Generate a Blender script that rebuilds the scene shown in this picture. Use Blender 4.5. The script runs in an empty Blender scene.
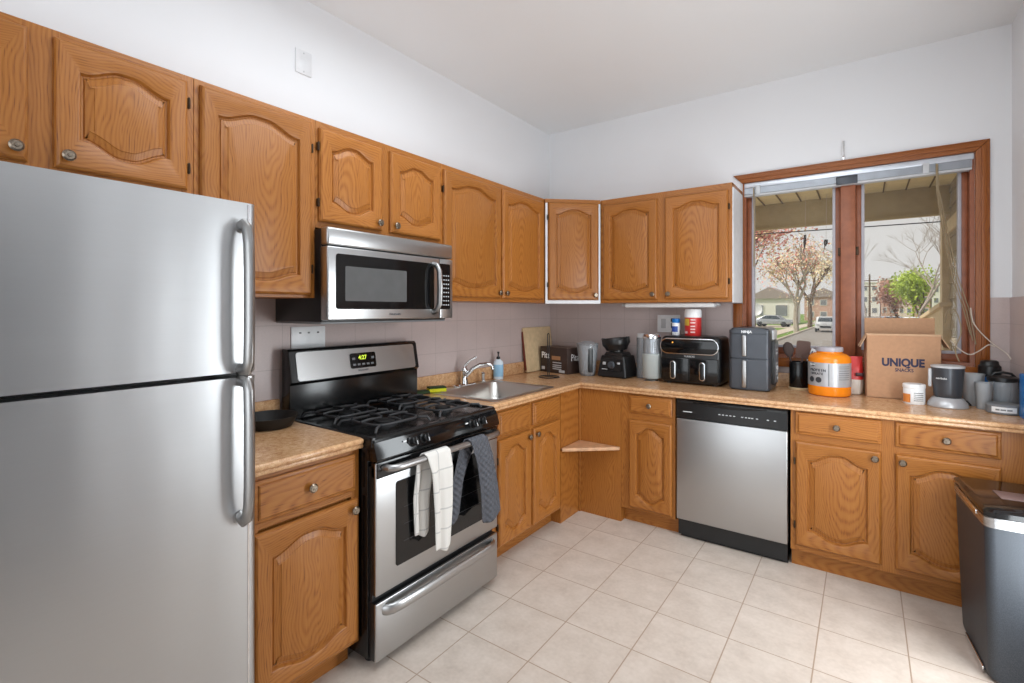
import bpy, bmesh, math, random
from mathutils import Vector, Matrix
PI = math.pi
R = math.radians
random.seed(7)
S = bpy.context.scene
COL = S.collection

# ------------------------------------------------------------------ camera, sky, lights, exposure
cam_d = bpy.data.cameras.new('camera')
cam = bpy.data.objects.new('camera', cam_d); COL.objects.link(cam)
cam.location = (2.2331, -3.7132, 1.4102)
cam.rotation_euler = (R(90), 0, R(35.806))
cam_d.sensor_width = 36.0
cam_d.lens = 493.567 / 1024 * 36
cam_d.shift_x = (512 - 508.236) / 1024
cam_d.shift_y = (309.56 - 341.5) / 1024
cam_d.clip_start = 0.05
cam_d.clip_end = 600
S.camera = cam

S.view_settings.view_transform = 'Standard'
S.view_settings.look = 'None'
S.view_settings.gamma = 1
S.view_settings.use_curve_mapping = False
S.view_settings.exposure = 0.0

W = bpy.data.worlds.new('sky'); S.world = W
W.use_nodes = True
W.node_tree.nodes['Background'].inputs[0].default_value = (0.77, 0.755, 0.73, 1)
W.node_tree.nodes['Background'].inputs[1].default_value = 0.92

def lamp(name, kind, loc, rot, energy, color=(1, 1, 1), size=1, size_y=None):
    d = bpy.data.lights.new(name, kind); d.energy = energy; d.color = color
    if kind == 'AREA':
        d.size = size
        if size_y: d.shape = 'RECTANGLE'; d.size_y = size_y
    if kind == 'SUN': d.angle = R(2)
    o = bpy.data.objects.new(name, d); COL.objects.link(o)
    o.location = loc; o.rotation_euler = rot
    return o
lamp('sun', 'SUN', (-10, 20, 20), (R(44), 0, R(-62)), 3.6, (1, 0.95, 0.86))
# unseen daylight from behind the camera, an added side fill, and the ceiling lamp
lamp('rear_daylight', 'AREA', (1.43, -6.05, 1.4), (R(90), 0, 0), 45, (0.92, 0.99, 1.04), 2.75, 2.6)
lamp('side_fill', 'AREA', (2.84, -1.42, 1.05), (R(90), 0, R(90)), 30, (0.93, 1.0, 1.04), 0.6, 1.6)  # added fill for the left wall; the right wall is solid here
lamp('ceiling_lamp_light', 'AREA', (1.50, -2.28, 2.86), (0, 0, 0), 28, (0.91, 0.995, 1.05), 1.8, 1.2)

# ------------------------------------------------------------------ materials
def lin(c):
    return tuple(((v / 255) / 12.92 if v / 255 <= 0.04045 else ((v / 255 + 0.055) / 1.055) ** 2.4) for v in c) + (1,)

class NT:
    """small node-tree helper"""
    def __init__(s, name):
        s.m = bpy.data.materials.new(name); s.m.use_nodes = True
        s.t = s.m.node_tree; s.n = s.t.nodes; s.l = s.t.links
        s.b = s.n['Principled BSDF']
    def add(s, typ, **kw):
        n = s.n.new(typ)
        for k, v in kw.items(): setattr(n, k, v)
        return n
    def put(s, sock, v):
        if hasattr(v, 'is_linked') or isinstance(v, bpy.types.NodeSocket): s.l.new(v, sock)
        else: sock.default_value = v
    def math(s, op, a, b=None, c=None, clamp=False):
        n = s.add('ShaderNodeMath', operation=op, use_clamp=clamp)
        for i, v in enumerate((a, b, c)):
            if v is not None: s.put(n.inputs[i], v)
        return n.outputs[0]
    def comb(s, x, y, z):
        n = s.add('ShaderNodeCombineXYZ')
        for i, v in enumerate((x, y, z)): s.put(n.inputs[i], v)
        return n.outputs[0]
    def sep(s, v):
        n = s.add('ShaderNodeSeparateXYZ'); s.put(n.inputs[0], v); return n.outputs
    def coord(s, which='Object'):
        return s.add('ShaderNodeTexCoord').outputs[which]
    def noise(s, vec, scale, detail=3, rough=0.5):
        n = s.add('ShaderNodeTexNoise'); s.put(n.inputs['Vector'], vec)
        n.inputs['Scale'].default_value = scale; n.inputs['Detail'].default_value = detail
        n.inputs['Roughness'].default_value = rough
        return n.outputs[0]
    def ramp(s, fac, stops, interp='LINEAR'):
        n = s.add('ShaderNodeValToRGB'); s.put(n.inputs[0], fac)
        cr = n.color_ramp; cr.interpolation = interp
        while len(cr.elements) < len(stops): cr.elements.new(0.5)
        for e, (p, c) in zip(cr.elements, stops): e.position = p; e.color = c
        return n.outputs[0]
    def mix(s, f, a, b, blend='MIX'):
        n = s.add('ShaderNodeMix', data_type='RGBA', blend_type=blend)
        s.put(n.inputs[0], f); s.put(n.inputs[6], a); s.put(n.inputs[7], b)
        return n.outputs[2]
    def bump(s, h, strength, dist=0.01):
        n = s.add('ShaderNodeBump'); s.put(n.inputs['Height'], h)
        n.inputs['Strength'].default_value = strength; n.inputs['Distance'].default_value = dist
        s.l.new(n.outputs[0], s.b.inputs['Normal'])
    def setb(s, **kw):
        for k, v in kw.items(): s.put(s.b.inputs[k], v)

def plain(name, rgb, rough=0.5, metal=0.0, var=0.06, vscale=18, spec=0.5, coat=0, bump=0):
    t = NT(name); c = lin(rgb)
    n = t.noise(t.coord(), vscale, 3)
    dark = tuple(v * (1 - var) for v in c[:3]) + (1,)
    lite = tuple(min(1, v * (1 + var)) for v in c[:3]) + (1,)
    t.setb(**{'Base Color': t.ramp(n, [(0.3, dark), (0.7, lite)]), 'Roughness': rough, 'Metallic': metal,
              'Specular IOR Level': spec, 'Coat Weight': coat})
    if bump: t.bump(n, bump, 0.003)
    return t.m

def oak(name, axis, tint=(1, 1, 1)):
    t = NT(name)
    x, y, z = t.sep(t.coord())
    rnd = t.add('ShaderNodeObjectInfo').outputs['Random']
    al, ac = (z, x) if axis == 'v' else (x, z)
    off = t.math('MULTIPLY', rnd, 23.0)
    nv = t.comb(t.math('MULTIPLY', ac, 2.2), t.math('ADD', t.math('MULTIPLY', al, 0.9), off), t.math('MULTIPLY', y, 2.0))
    n1 = t.noise(nv, 2.6, 2)
    u = t.math('ADD', ac, t.math('MULTIPLY', t.math('SUBTRACT', n1, 0.5), 0.16))
    u = t.math('ADD', u, t.math('MULTIPLY', t.math('SUBTRACT', rnd, 0.5), 0.10))
    w = t.math('ADD', t.math('MULTIPLY', al, 0.16), t.math('MULTIPLY', t.math('SUBTRACT', rnd, 0.8), 0.16))
    rr = t.math('SQRT', t.math('ADD', t.math('MULTIPLY', u, u), t.math('MULTIPLY', w, w)))
    fv = t.comb(t.math('MULTIPLY', ac, 90), t.math('MULTIPLY', al, 3.0), t.math('ADD', off, t.math('MULTIPLY', y, 90)))
    fine = t.noise(fv, 1.0, 3)
    ph = t.math('MULTIPLY_ADD', rr, 2 * PI / 0.0095, t.math('MULTIPLY', fine, 2.2))
    band = t.math('MULTIPLY_ADD', t.math('SINE', ph), 0.5, 0.5)
    band = t.math('POWER', band, 1.8)
    pv = t.comb(t.math('MULTIPLY', ac, 420), t.math('MULTIPLY', al, 14), t.math('ADD', off, t.math('MULTIPLY', y, 420)))
    pore = t.math('SUBTRACT', t.noise(pv, 1.0, 2), 0.52)
    pore = t.math('MULTIPLY', pore, 5.0, clamp=True)
    f = t.math('ADD', t.math('MULTIPLY', band, 0.26), t.math('MULTIPLY', pore, t.math('MULTIPLY_ADD', band, 0.30, 0.16)))
    f = t.math('ADD', f, t.math('MULTIPLY', fine, 0.32), clamp=True)
    tl = lambda c: tuple(a * b for a, b in zip(lin(c), tint + (1,)))
    c = t.ramp(f, [(0.08, tl((171, 111, 51))), (0.40, tl((156, 95, 39))), (0.75, tl((124, 71, 27))), (1.0, tl((92, 50, 18)))])
    bright = t.math('MULTIPLY_ADD', t.math('SUBTRACT', rnd, 0.5), 0.16, 1.0)
    hs = t.add('ShaderNodeHueSaturation'); t.l.new(c, hs.inputs['Color']); t.l.new(bright, hs.inputs['Value'])
    t.setb(**{'Base Color': hs.outputs[0], 'Roughness': 0.36, 'Specular IOR Level': 0.38})
    t.bump(f, 0.12, 0.001)
    return t.m

def steel(name, rgb=(205, 205, 206), rough=0.27, wave=0.0, brush='x'):
    t = NT(name)
    x, y, z = t.sep(t.coord())
    if brush == 'x': v = t.comb(t.math('MULTIPLY', x, 6), t.math('MULTIPLY', y, 6), t.math('MULTIPLY', z, 900))
    else: v = t.comb(t.math('MULTIPLY', x, 900), t.math('MULTIPLY', y, 900), t.math('MULTIPLY', z, 6))
    n = t.noise(v, 1.0, 2)
    c = lin(rgb)
    t.setb(**{'Base Color': t.ramp(n, [(0.25, tuple(q * .97 for q in c[:3]) + (1,)), (0.75, c)]), 'Metallic': 1.0,
              'Roughness': t.math('MULTIPLY_ADD', n, 0.14, rough - 0.05)})
    if wave:
        wv = t.comb(t.math('MULTIPLY', x, 5.0), t.math('MULTIPLY', y, 5.0), t.math('MULTIPLY', z, 1.6))
        t.bump(t.noise(wv, 1.0, 1), wave, 0.05)
    else:
        t.bump(n, 0.03, 0.001)
    return t.m

def clear(name, rgb=(255, 255, 255), a=0.85, rough=0.02, frost=None, ior=1.45):
    """see-through plastic or glass: mostly transparent, glossy at grazing angles"""
    t = NT(name)
    out = t.n['Material Output']
    tr = t.add('ShaderNodeBsdfTransparent'); tr.inputs[0].default_value = lin(rgb)
    gl = t.add('ShaderNodeBsdfGlossy'); gl.inputs['Roughness'].default_value = rough
    fr = t.add('ShaderNodeFresnel'); fr.inputs[0].default_value = ior
    m1 = t.add('ShaderNodeMixShader'); t.l.new(fr.outputs[0], m1.inputs[0]); t.l.new(tr.outputs[0], m1.inputs[1]); t.l.new(gl.outputs[0], m1.inputs[2])
    df = t.add('ShaderNodeBsdfDiffuse'); df.inputs[0].default_value = lin(frost or rgb)
    m2 = t.add('ShaderNodeMixShader'); m2.inputs[0].default_value = 1 - a
    t.l.new(m1.outputs[0], m2.inputs[1]); t.l.new(df.outputs[0], m2.inputs[2])
    t.l.new(m2.outputs[0], out.inputs[0])
    t.n.remove(t.b)
    return t.m

def glow(name, rgb, e):
    t = NT(name)
    n = t.noise(t.coord(), 5)
    t.setb(**{'Base Color': lin(rgb), 'Emission Color': lin(rgb), 'Emission Strength': e, 'Roughness': t.math('MULTIPLY_ADD', n, .1, .3)})
    return t.m

def paint(name, rgb, rough=0.6):
    t = NT(name)
    n = t.noise(t.coord(), 140, 4, 0.6); c = lin(rgb)
    n2 = t.noise(t.coord(), 1.5, 2)
    t.setb(**{'Base Color': t.ramp(n2, [(0.3, tuple(v * .975 for v in c[:3]) + (1,)), (0.7, c)]), 'Roughness': rough, 'Specular IOR Level': 0.25})
    t.bump(n, 0.06, 0.002)
    return t.m

def grid_lines(t, a, b, size, oa, ob, w):
    """1 on grout lines of a square grid in coordinates a, b"""
    def d(v, o):
        f = t.math('FRACT', t.math('DIVIDE', t.math('SUBTRACT', v, o), size))
        f = t.math('ABSOLUTE', t.math('SUBTRACT', f, 0.5))
        return t.math('GREATER_THAN', f, 0.5 - w / size / 2)
    def cell(v, o): return t.math('FLOOR', t.math('DIVIDE', t.math('SUBTRACT', v, o), size))
    g = t.math('MAXIMUM', d(a, oa), d(b, ob))
    wn = t.add('ShaderNodeTexWhiteNoise'); t.l.new(t.comb(cell(a, oa), cell(b, ob), 0.0), wn.inputs['Vector'])
    return g, wn.outputs['Value']

def floor_tile():
    t = NT('floor_tile')
    x, y, z = t.sep(t.coord())
    g, cell = grid_lines(t, x, y, 0.3099, 0.8299, -0.5136, 0.005)
    v = t.comb(t.math('ADD', x, t.math('MULTIPLY', cell, 9)), y, cell)
    n = t.noise(v, 9, 5, 0.6); n2 = t.noise(v, 60, 3)
    f = t.math('ADD', t.math('MULTIPLY', n, 0.7), t.math('MULTIPLY', n2, 0.3))
    c = t.ramp(f, [(0.30, lin((189, 174, 162))), (0.5, lin((203, 189, 177))), (0.7, lin((214, 201, 190)))])
    c = t.mix(t.math('MULTIPLY', cell, 0.12), c, lin((188, 172, 158)))
    c = t.mix(g, c, lin((164, 142, 124)))
    t.setb(**{'Base Color': c, 'Roughness': t.math('MULTIPLY_ADD', n, 0.2, 0.30), 'Specular IOR Level': 0.4})
    t.bump(t.math('SUBTRACT', t.math('MULTIPLY', n, 0.15), g), 0.25, 0.003)
    return t.m

def wall_tile(name, axis, o, rgb):
    t = NT(name)
    x, y, z = t.sep(t.coord())
    a = {'x': x, 'y': y}[axis]
    g, cell = grid_lines(t, a, z, 0.205, o, 1.335, 0.0035)
    n = t.noise(t.coord(), 160, 3); n2 = t.noise(t.coord(), 6, 2)
    k = lin(rgb); kd = tuple(v * .92 for v in k[:3]) + (1,)
    c = t.ramp(t.math('ADD', t.math('MULTIPLY', n, .6), t.math('MULTIPLY', n2, .4)), [(0.35, kd), (0.65, k)])
    c = t.mix(t.math('MULTIPLY', g, 0.32), c, lin((128, 112, 106)))
    t.setb(**{'Base Color': c, 'Roughness': 0.33, 'Specular IOR Level': 0.45})
    t.bump(t.math('SUBTRACT', t.math('MULTIPLY', n, 0.1), g), 0.2, 0.002)
    return t.m

def granite():
    t = NT('speckled_laminate')
    co = t.coord()
    n = t.noise(co, 55, 5, 0.7); n2 = t.noise(co, 260, 3, 0.6); n3 = t.noise(co, 12, 3)
    f = t.math('ADD', t.math('MULTIPLY', n, .55), t.math('ADD', t.math('MULTIPLY', n2, .3), t.math('MULTIPLY', n3, .15)))
    c = t.ramp(f, [(0.30, lin((128, 82, 50))), (0.42, lin((190, 140, 97))), (0.55, lin((216, 172, 128))), (0.70, lin((236, 206, 172)))])
    t.setb(**{'Base Color': c, 'Roughness': 0.24, 'Specular IOR Level': 0.5})
    return t.m

def checker_cloth(name, base, line, s):
    t = NT(name)
    x, y, z = t.sep(t.coord())
    g, cell = grid_lines(t, x, z, s, 0.01, 0.02, 0.006)
    n = t.noise(t.coord(), 300, 2)
    t.setb(**{'Base Color': t.mix(t.math('MULTIPLY', g, .4), lin(base), lin(line)), 'Roughness': 0.95, 'Specular IOR Level': 0.1})
    t.bump(n, 0.3, 0.002)
    return t.m

def waffle(name, rgb, s):
    t = NT(name)
    x, y, z = t.sep(t.coord())
    h = t.math('MULTIPLY', t.math('SINE', t.math('MULTIPLY', x, 2 * PI / s)), t.math('SINE', t.math('MULTIPLY', z, 2 * PI / s)))
    n = t.noise(t.coord(), 350, 2); c = lin(rgb)
    t.setb(**{'Base Color': t.ramp(n, [(0.3, tuple(v * .8 for v in c[:3]) + (1,)), (0.7, c)]), 'Roughness': 0.95, 'Specular IOR Level': 0.1})
    t.bump(h, 0.8, 0.006)
    return t.m

def speckle(name, rgb, rgb2, rough, metal=0):
    t = NT(name)
    n = t.noise(t.coord(), 500, 2)
    t.setb(**{'Base Color': t.ramp(n, [(0.4, lin(rgb)), (0.65, lin(rgb2))]), 'Roughness': rough, 'Metallic': metal})
    return t.m

OV, OH = oak('oak_upright_grain', 'v'), oak('oak_level_grain', 'h')
OAK = [OV, OH]
TRIMW = [oak('casing_upright_grain', 'v', (.86, .70, .66)), oak('casing_level_grain', 'h', (.86, .70, .66))]
WHITE = paint('white_wall_paint', (236, 236, 238))
CEIL = paint('white_ceiling_paint', (244, 245, 246))
WHITE_MEL = plain('white_melamine', (224, 224, 226), 0.35)
GREYDOOR = plain('grey_door_paint', (120, 120, 122), 0.5)
BACK_L = wall_tile('mauve_wall_tile_left', 'y', -2.040, (198, 181, 177))
BACK_B = wall_tile('mauve_wall_tile_back', 'x', 0.489, (198, 181, 177))
GRAN = granite()
STEEL = steel('brushed_steel', (184, 184, 184), 0.30)
STEEL_F = steel('brushed_steel_fridge', (194, 195, 196), 0.30, 0.10)
STEEL_H = steel('steel_handle', (172, 171, 170), 0.30, 0, 'z')
CHROME = plain('chrome', (225, 225, 226), 0.08, 1.0)
SINKST = steel('sink_steel', (216, 213, 208), 0.30)
PEWTER = plain('pewter', (138, 126, 112), 0.30, 1.0, 0.35, 320)
DARKMET = plain('dark_hinge_metal', (70, 55, 42), 0.4, 0.8)
BLACKGL = plain('black_gloss', (14, 14, 15), 0.10, 0, 0.1)
BLACK = plain('black_plastic', (24, 24, 25), 0.34)
BLACKEN = plain('black_enamel', (16, 16, 17), 0.18)
IRON = plain('cast_iron', (22, 22, 23), 0.55, 0, 0.2, 120, bump=0.15)
DGREY = plain('dark_grey_metallic', (74, 77, 83), 0.33, 0.35)
GREY = plain('mid_grey', (128, 130, 133), 0.4)
LGREY = plain('light_grey_plastic', (196, 197, 199), 0.35)
WPLAS = plain('white_plastic', (246, 247, 248), 0.35)
BLUE = plain('blue_plastic', (20, 118, 200), 0.35)
LBLUE = plain('light_blue_label', (150, 196, 226), 0.4)
RED = plain('red_print', (205, 48, 46), 0.4)
ORANGE = plain('orange_plastic', (246, 140, 24), 0.22, 0, 0.04)
YELLOW = plain('yellow_sponge', (216, 214, 40), 0.9)
DGREEN = plain('green_scrubber', (44, 62, 34), 0.95)
SILVERL = plain('silver_label', (188, 189, 192), 0.35, 0.3)
CARD = plain('cardboard', (190, 146, 112), 0.85, 0, 0.05, 60)
CARDIN = plain('cardboard_inside', (206, 168, 134), 0.9)
NAVY = plain('navy_ink', (52, 50, 78), 0.7)
BROWNBX = plain('dark_brown_carton', (58, 42, 36), 0.55)
BOARDW = plain('maple_board', (214, 188, 148), 0.5, 0, 0.08, 30)
BOARDE = plain('red_brown_edge', (120, 56, 40), 0.5)
CREAM = plain('cream_porch_paint', (232, 216, 172), 0.7)
CREAM2 = plain('tan_porch_beam', (190, 170, 128), 0.7)
TANSID = plain('tan_siding', (206, 184, 148), 0.7)
STUCCO = plain('grey_tan_stucco', (150, 134, 108), 0.9, 0, 0.15, 60)
WINWOOD = plain('window_wood', (150, 88, 58), 0.4, 0, 0.14, 25)
VINYL = plain('grey_vinyl_strip', (176, 172, 178), 0.45)
ALU = plain('blind_aluminium', (214, 218, 226), 0.28, 0.6)
CORDM = plain('tan_cord', (150, 132, 104), 0.7)
WCORD = plain('white_cord', (214, 200, 186), 0.6)
GLASS = clear('window_glass', (252, 252, 252), 0.985, ior=1.2)
JARC = clear('clear_plastic', (244, 246, 248), 0.70, 0.05, (214, 218, 222))
FROST = clear('frosted_plastic', (214, 218, 216), 0.25, 0.3, (196, 202, 200))
SMOKE = clear('smoky_plastic', (206, 210, 214), 0.78, 0.05, (120, 126, 134))
BROWNUT = plain('brown_utensil', (62, 47, 43), 0.7)
WTOWEL = checker_cloth('white_check_cloth', (226, 222, 216), (140, 140, 142), 0.085)
GTOWEL = waffle('grey_waffle_cloth', (100, 101, 107), 0.03)
CANB = speckle('charcoal_speckle', (50, 54, 60), (70, 74, 80), 0.45, 0.3)
DISPLAY = glow('green_digits', (190, 214, 60), 1.2)
AMBER = glow('amber_indicator', (250, 170, 70), 1.0)
ASPH = plain('asphalt', (140, 134, 128), 0.9, 0, 0.08, 4)
CONC = plain('concrete_path', (196, 184, 168), 0.9, 0, 0.08, 6)
LAWN = plain('lawn', (106, 132, 54), 0.95, 0, 0.3, 3)
BARK = plain('bark', (112, 92, 74), 0.9, 0, 0.3, 12)
BARKP = plain('pale_bark', (172, 160, 146), 0.9, 0, 0.25, 10)
PINK = plain('pink_blossom', (226, 146, 134), 0.8, 0, 0.35, 1.5)
PEACH = plain('peach_blossom', (240, 208, 170), 0.8, 0, 0.25, 1.5)
LEAFG = plain('spring_leaf', (164, 184, 70), 0.8, 0, 0.3, 1.5)
LEAFR = plain('rust_leaf', (176, 130, 112), 0.8, 0, 0.3, 1.5)
CARW = plain('white_car_paint', (226, 228, 230), 0.2, 0, 0.02, coat=0.5)
CARS = plain('silver_car_paint', (158, 162, 168), 0.22, 0.4, coat=0.5)
CARD2 = plain('dark_car_paint', (62, 66, 74), 0.2, 0.3, coat=0.5)
TYRE = plain('tyre', (30, 30, 30), 0.8)
CARGL = plain('car_glass', (52, 62, 70), 0.08)
WINGL = plain('hazed_house_glass', (128, 130, 134), 0.15)  # lightened to carry distance haze in the colour
SHINGLE = plain('hazed_shingle', (158, 144, 138), 0.9)  # haze over the far roofs is put into this paler tone
SIDW = plain('white_siding', (226, 222, 214), 0.8)
BRICK = plain('hazed_red_brick', (196, 160, 144), 0.9, 0, 0.12, 5)  # paled brick, with distance haze mixed into the colour
PINKST = plain('pink_stucco', (222, 200, 188), 0.9)

# ------------------------------------------------------------------ mesh helpers
class G:
    def __init__(s): s.v = []; s.f = []; s.mi = []
    def raw(s, verts, faces, mi=0):
        o = len(s.v); s.v += [tuple(v) for v in verts]
        for k, f in enumerate(faces):
            s.f.append([i + o for i in f]); s.mi.append(mi[k] if isinstance(mi, (list, tuple)) else mi)
        return s
    def bm(s, bm, mi=0, M=None):
        bm.verts.index_update()
        vs = [(M @ v.co if M else v.co.copy()) for v in bm.verts]
        s.raw(vs, [[v.index for v in f.verts] for f in bm.faces], mi); bm.free(); return s
    def box(s, x0, x1, y0, y1, z0, z1, b=0, seg=2, mi=0, M=None):
        bm = bmesh.new(); bmesh.ops.create_cube(bm, size=1)
        for v in bm.verts:
            v.co = Vector((x0 + (v.co.x + .5) * (x1 - x0), y0 + (v.co.y + .5) * (y1 - y0), z0 + (v.co.z + .5) * (z1 - z0)))
        if b: bmesh.ops.bevel(bm, geom=bm.edges[:], offset=b, segments=seg, profile=0.5, affect='EDGES')
        return s.bm(bm, mi, M)
    def lathe(s, prof, n=28, c=(0, 0, 0), mi=0, M=None, sx=1, sy=1):
        vs, fs = [], []
        rings = []
        for r, z in prof:
            if r < 1e-6: rings.append([len(vs)]); vs.append(Vector((c[0], c[1], c[2] + z)))
            else:
                rings.append(list(range(len(vs), len(vs) + n)))
                vs += [Vector((c[0] + sx * r * math.cos(2 * PI * k / n), c[1] + sy * r * math.sin(2 * PI * k / n), c[2] + z)) for k in range(n)]
        for a, b in zip(rings, rings[1:]):
            for k in range(n):
                q = [a[k % len(a)], a[(k + 1) % len(a)], b[(k + 1) % len(b)], b[k % len(b)]]
                q2 = []
                for i in q:
                    if i not in q2: q2.append(i)
                if len(q2) > 2: fs.append(q2)
        for ring, flip in ((rings[0], True), (rings[-1], False)):
            if len(ring) > 1: fs.append(ring[::-1] if flip else ring)
        if M: vs = [M @ v for v in vs]
        return s.raw(vs, fs, mi)
    def cyl(s, r, z0, z1, n=28, c=(0, 0, 0), mi=0, M=None, r2=None, b=0):
        r2 = r if r2 is None else r2
        p = [(r, z0), (r2, z1)] if not b else [(r - b, z0), (r, z0 + b), (r2, z1 - b), (r2 - b, z1)]
        return s.lathe(p, n, c, mi, M)
    def tube(s, pts, r, n=8, mi=0, sx=1, M=None, up=(0, 0, 1), cap=True):
        P = [Vector(p) for p in pts]; rings = []; vs = []; fs = []
        a0 = None
        for i, p in enumerate(P):
            d = (P[min(i + 1, len(P) - 1)] - P[max(i - 1, 0)]).normalized()
            if a0 is None:
                a = d.cross(Vector(up))
                if a.length < 1e-3: a = d.cross(Vector((1, 0, 0)))
            else: a = a0 - d * a0.dot(d)
            a.normalize(); a0 = a; b = d.cross(a)
            rr = r[i] if isinstance(r, (list, tuple)) else r
            rings.append(range(len(vs), len(vs) + n))
            vs += [p + a * rr * sx * math.cos(2 * PI * k / n) + b * rr * math.sin(2 * PI * k / n) for k in range(n)]
        for A, B in zip(rings, rings[1:]):
            for k in range(n): fs.append([A[k], A[(k + 1) % n], B[(k + 1) % n], B[k]])
        if cap: fs.append(list(rings[0])[::-1]); fs.append(list(rings[-1]))
        if M: vs = [M @ v for v in vs]
        return s.raw(vs, fs, mi)
    def prism(s, poly, a0, a1, axis='z', mi=0, b=0, M=None):
        """extrude polygon; axis z: poly=(x,y); axis y: poly=(x,z); axis x: poly=(y,z)"""
        f = {'z': lambda p, a: (p[0], p[1], a), 'y': lambda p, a: (p[0], a, p[1]), 'x': lambda p, a: (a, p[0], p[1])}[axis]
        bm = bmesh.new()
        A = [bm.verts.new(f(p, a0)) for p in poly]; B = [bm.verts.new(f(p, a1)) for p in poly]; n = len(poly)
        bm.faces.new(A[::-1]); bm.faces.new(B)
        for k in range(n): bm.faces.new([A[k], A[(k + 1) % n], B[(k + 1) % n], B[k]])
        bmesh.ops.recalc_face_normals(bm, faces=bm.faces[:])
        if b:
            es = [e for e in bm.edges if (e.verts[0] in A) == (e.verts[1] in A)]
            bmesh.ops.bevel(bm, geom=es, offset=b, segments=2, profile=0.5, affect='EDGES')
        return s.bm(bm, mi, M)
    def loops(s, L, mi=0, close=False, fill0=False, fill1=True, mif=None):
        n = len(L[0]); vs = [p for l in L for p in l]; fs = []; m = []
        for i in range(len(L) - 1):
            for k in range(n):
                fs.append([i * n + k, i * n + (k + 1) % n, (i + 1) * n + (k + 1) % n, (i + 1) * n + k]); m.append(mif(i, k) if mif else mi)
        if fill0: fs.append(list(range(n))[::-1]); m.append(mi)
        if fill1: fs.append([(len(L) - 1) * n + k for k in range(n)]); m.append(mi)
        return s.raw(vs, fs, m)
    def obj(s, name, mats, parent=None, loc=(0, 0, 0), rot=(0, 0, 0), smooth=38, fix=True):
        me = bpy.data.meshes.new(name)
        me.from_pydata([tuple(v) for v in s.v], [], s.f)
        for m in (mats if isinstance(mats, (list, tuple)) else [mats]): me.materials.append(m)
        for p, i in zip(me.polygons, s.mi): p.material_index = i
        if fix:
            bm = bmesh.new(); bm.from_mesh(me); bmesh.ops.recalc_face_normals(bm, faces=bm.faces[:]); bm.to_mesh(me); bm.free()
        if smooth:
            me.polygons.foreach_set('use_smooth', [True] * len(me.polygons)); me.set_sharp_from_angle(angle=R(smooth))
        me.update()
        o = bpy.data.objects.new(name, me); COL.objects.link(o)
        o.location = loc; o.rotation_euler = rot
        if parent: o.parent = parent
        return o

def tag(o, label=None, cat=None, group=None, kind=None):
    if label: o['label'] = label
    if cat: o['category'] = cat
    if group: o['group'] = group
    if kind: o['kind'] = kind
    return o
def thing(name, label, cat, loc=(0, 0, 0), rotz=0, group=None, kind=None):
    o = bpy.data.objects.new(name, None); COL.objects.link(o); o.empty_display_size = 0.1
    o.location = loc; o.rotation_euler = (0, 0, R(rotz))
    return tag(o, label, cat, group, kind)
def copy_thing(o, loc, rotz, label, group=None):
    r = o.copy(); COL.objects.link(r); r.location = loc; r.rotation_euler = (0, 0, R(rotz)); r['label'] = label
    if group: r['group'] = group
    for ch in list(o.children):
        c = ch.copy(); COL.objects.link(c); c.parent = r
        for g in ch.children:
            d = g.copy(); COL.objects.link(d); d.parent = c
    return r
def text(name, body, size, mat, parent, loc, rot=(R(90), 0, 0), ext=0.0006, bold=0.0, squash=1.0, align='CENTER'):
    c = bpy.data.curves.new(name, 'FONT'); c.body = body; c.size = size; c.extrude = ext; c.offset = bold
    c.align_x = align; c.align_y = 'CENTER'
    t = bpy.data.objects.new(name + '_tmp', c); COL.objects.link(t)
    dg = bpy.context.evaluated_depsgraph_get()
    me = bpy.data.meshes.new_from_object(t.evaluated_get(dg)); me.name = name
    bpy.data.objects.remove(t); bpy.data.curves.remove(c)
    me.materials.clear(); me.materials.append(mat)
    o = bpy.data.objects.new(name, me); COL.objects.link(o)
    o.location = loc; o.rotation_euler = rot; o.scale = (squash, 1, 1)
    if parent: o.parent = parent
    return o
def rrect(x0, x1, y0, y1, r, n=6):
    out = []
    for cx, cy, a in ((x1 - r, y1 - r, 0), (x0 + r, y1 - r, 90), (x0 + r, y0 + r, 180), (x1 - r, y0 + r, 270)):
        for k in range(n + 1):
            t = R(a + 90 * k / n); out.append((cx + r * math.cos(t), cy + r * math.sin(t)))
    return out
def lerp(a, b, t): return a + (b - a) * t
def struct(name, g, mats, parent=None, **kw):
    o = g.obj(name, mats, parent, **kw)
    if not parent: o['kind'] = 'structure'
    return o

# ------------------------------------------------------------------ room shell
XR, YB, ZC = 2.873, -6.3, 2.938
WX0, WX1, WZ0, WZ1 = 1.552, 2.727, 1.095, 2.277       # window opening
struct('floor', G().box(-0.12, XR + 0.12, YB - .12, 0.16, -0.1, 0), floor_tile())
struct('ceiling', G().box(-0.12, XR + 0.12, YB - .12, 0.16, ZC, ZC + 0.12), CEIL)
struct('wall_left', G().box(-0.12, 0, YB, 0.16, 0, ZC), WHITE)
wb = G().box(0, WX0, 0, 0.16, 0, ZC).box(WX1, XR, 0, 0.16, 0, ZC).box(WX0, WX1, 0, 0.16, 0, WZ0).box(WX0, WX1, 0, 0.16, WZ1, ZC)
struct('wall_back', wb, WHITE)
struct('wall_right', G().box(XR, XR + 0.12, -2.95, 0.16, 0, ZC).box(XR, XR + .12, YB, -3.95, 0, ZC).box(XR, XR + .12, -3.95, -2.95, 2.1, ZC), WHITE)
struct('wall_rear', G().box(-.12, XR + .12, YB - .12, YB, 0, ZC), WHITE)
g2 = G()
for a, b in ((-1.80, -1.72), (-1.12, -1.12 + .08)): g2.box(XR - .03, XR, a, b, 0, 2.03, .004)
g2.box(XR - .03, XR, -1.72, -1.12, 1.95, 2.03, .004)
struct('side_fill_frame', g2, WHITE_MEL)  # added casing around the side fill light, no doorway behind it
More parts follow.
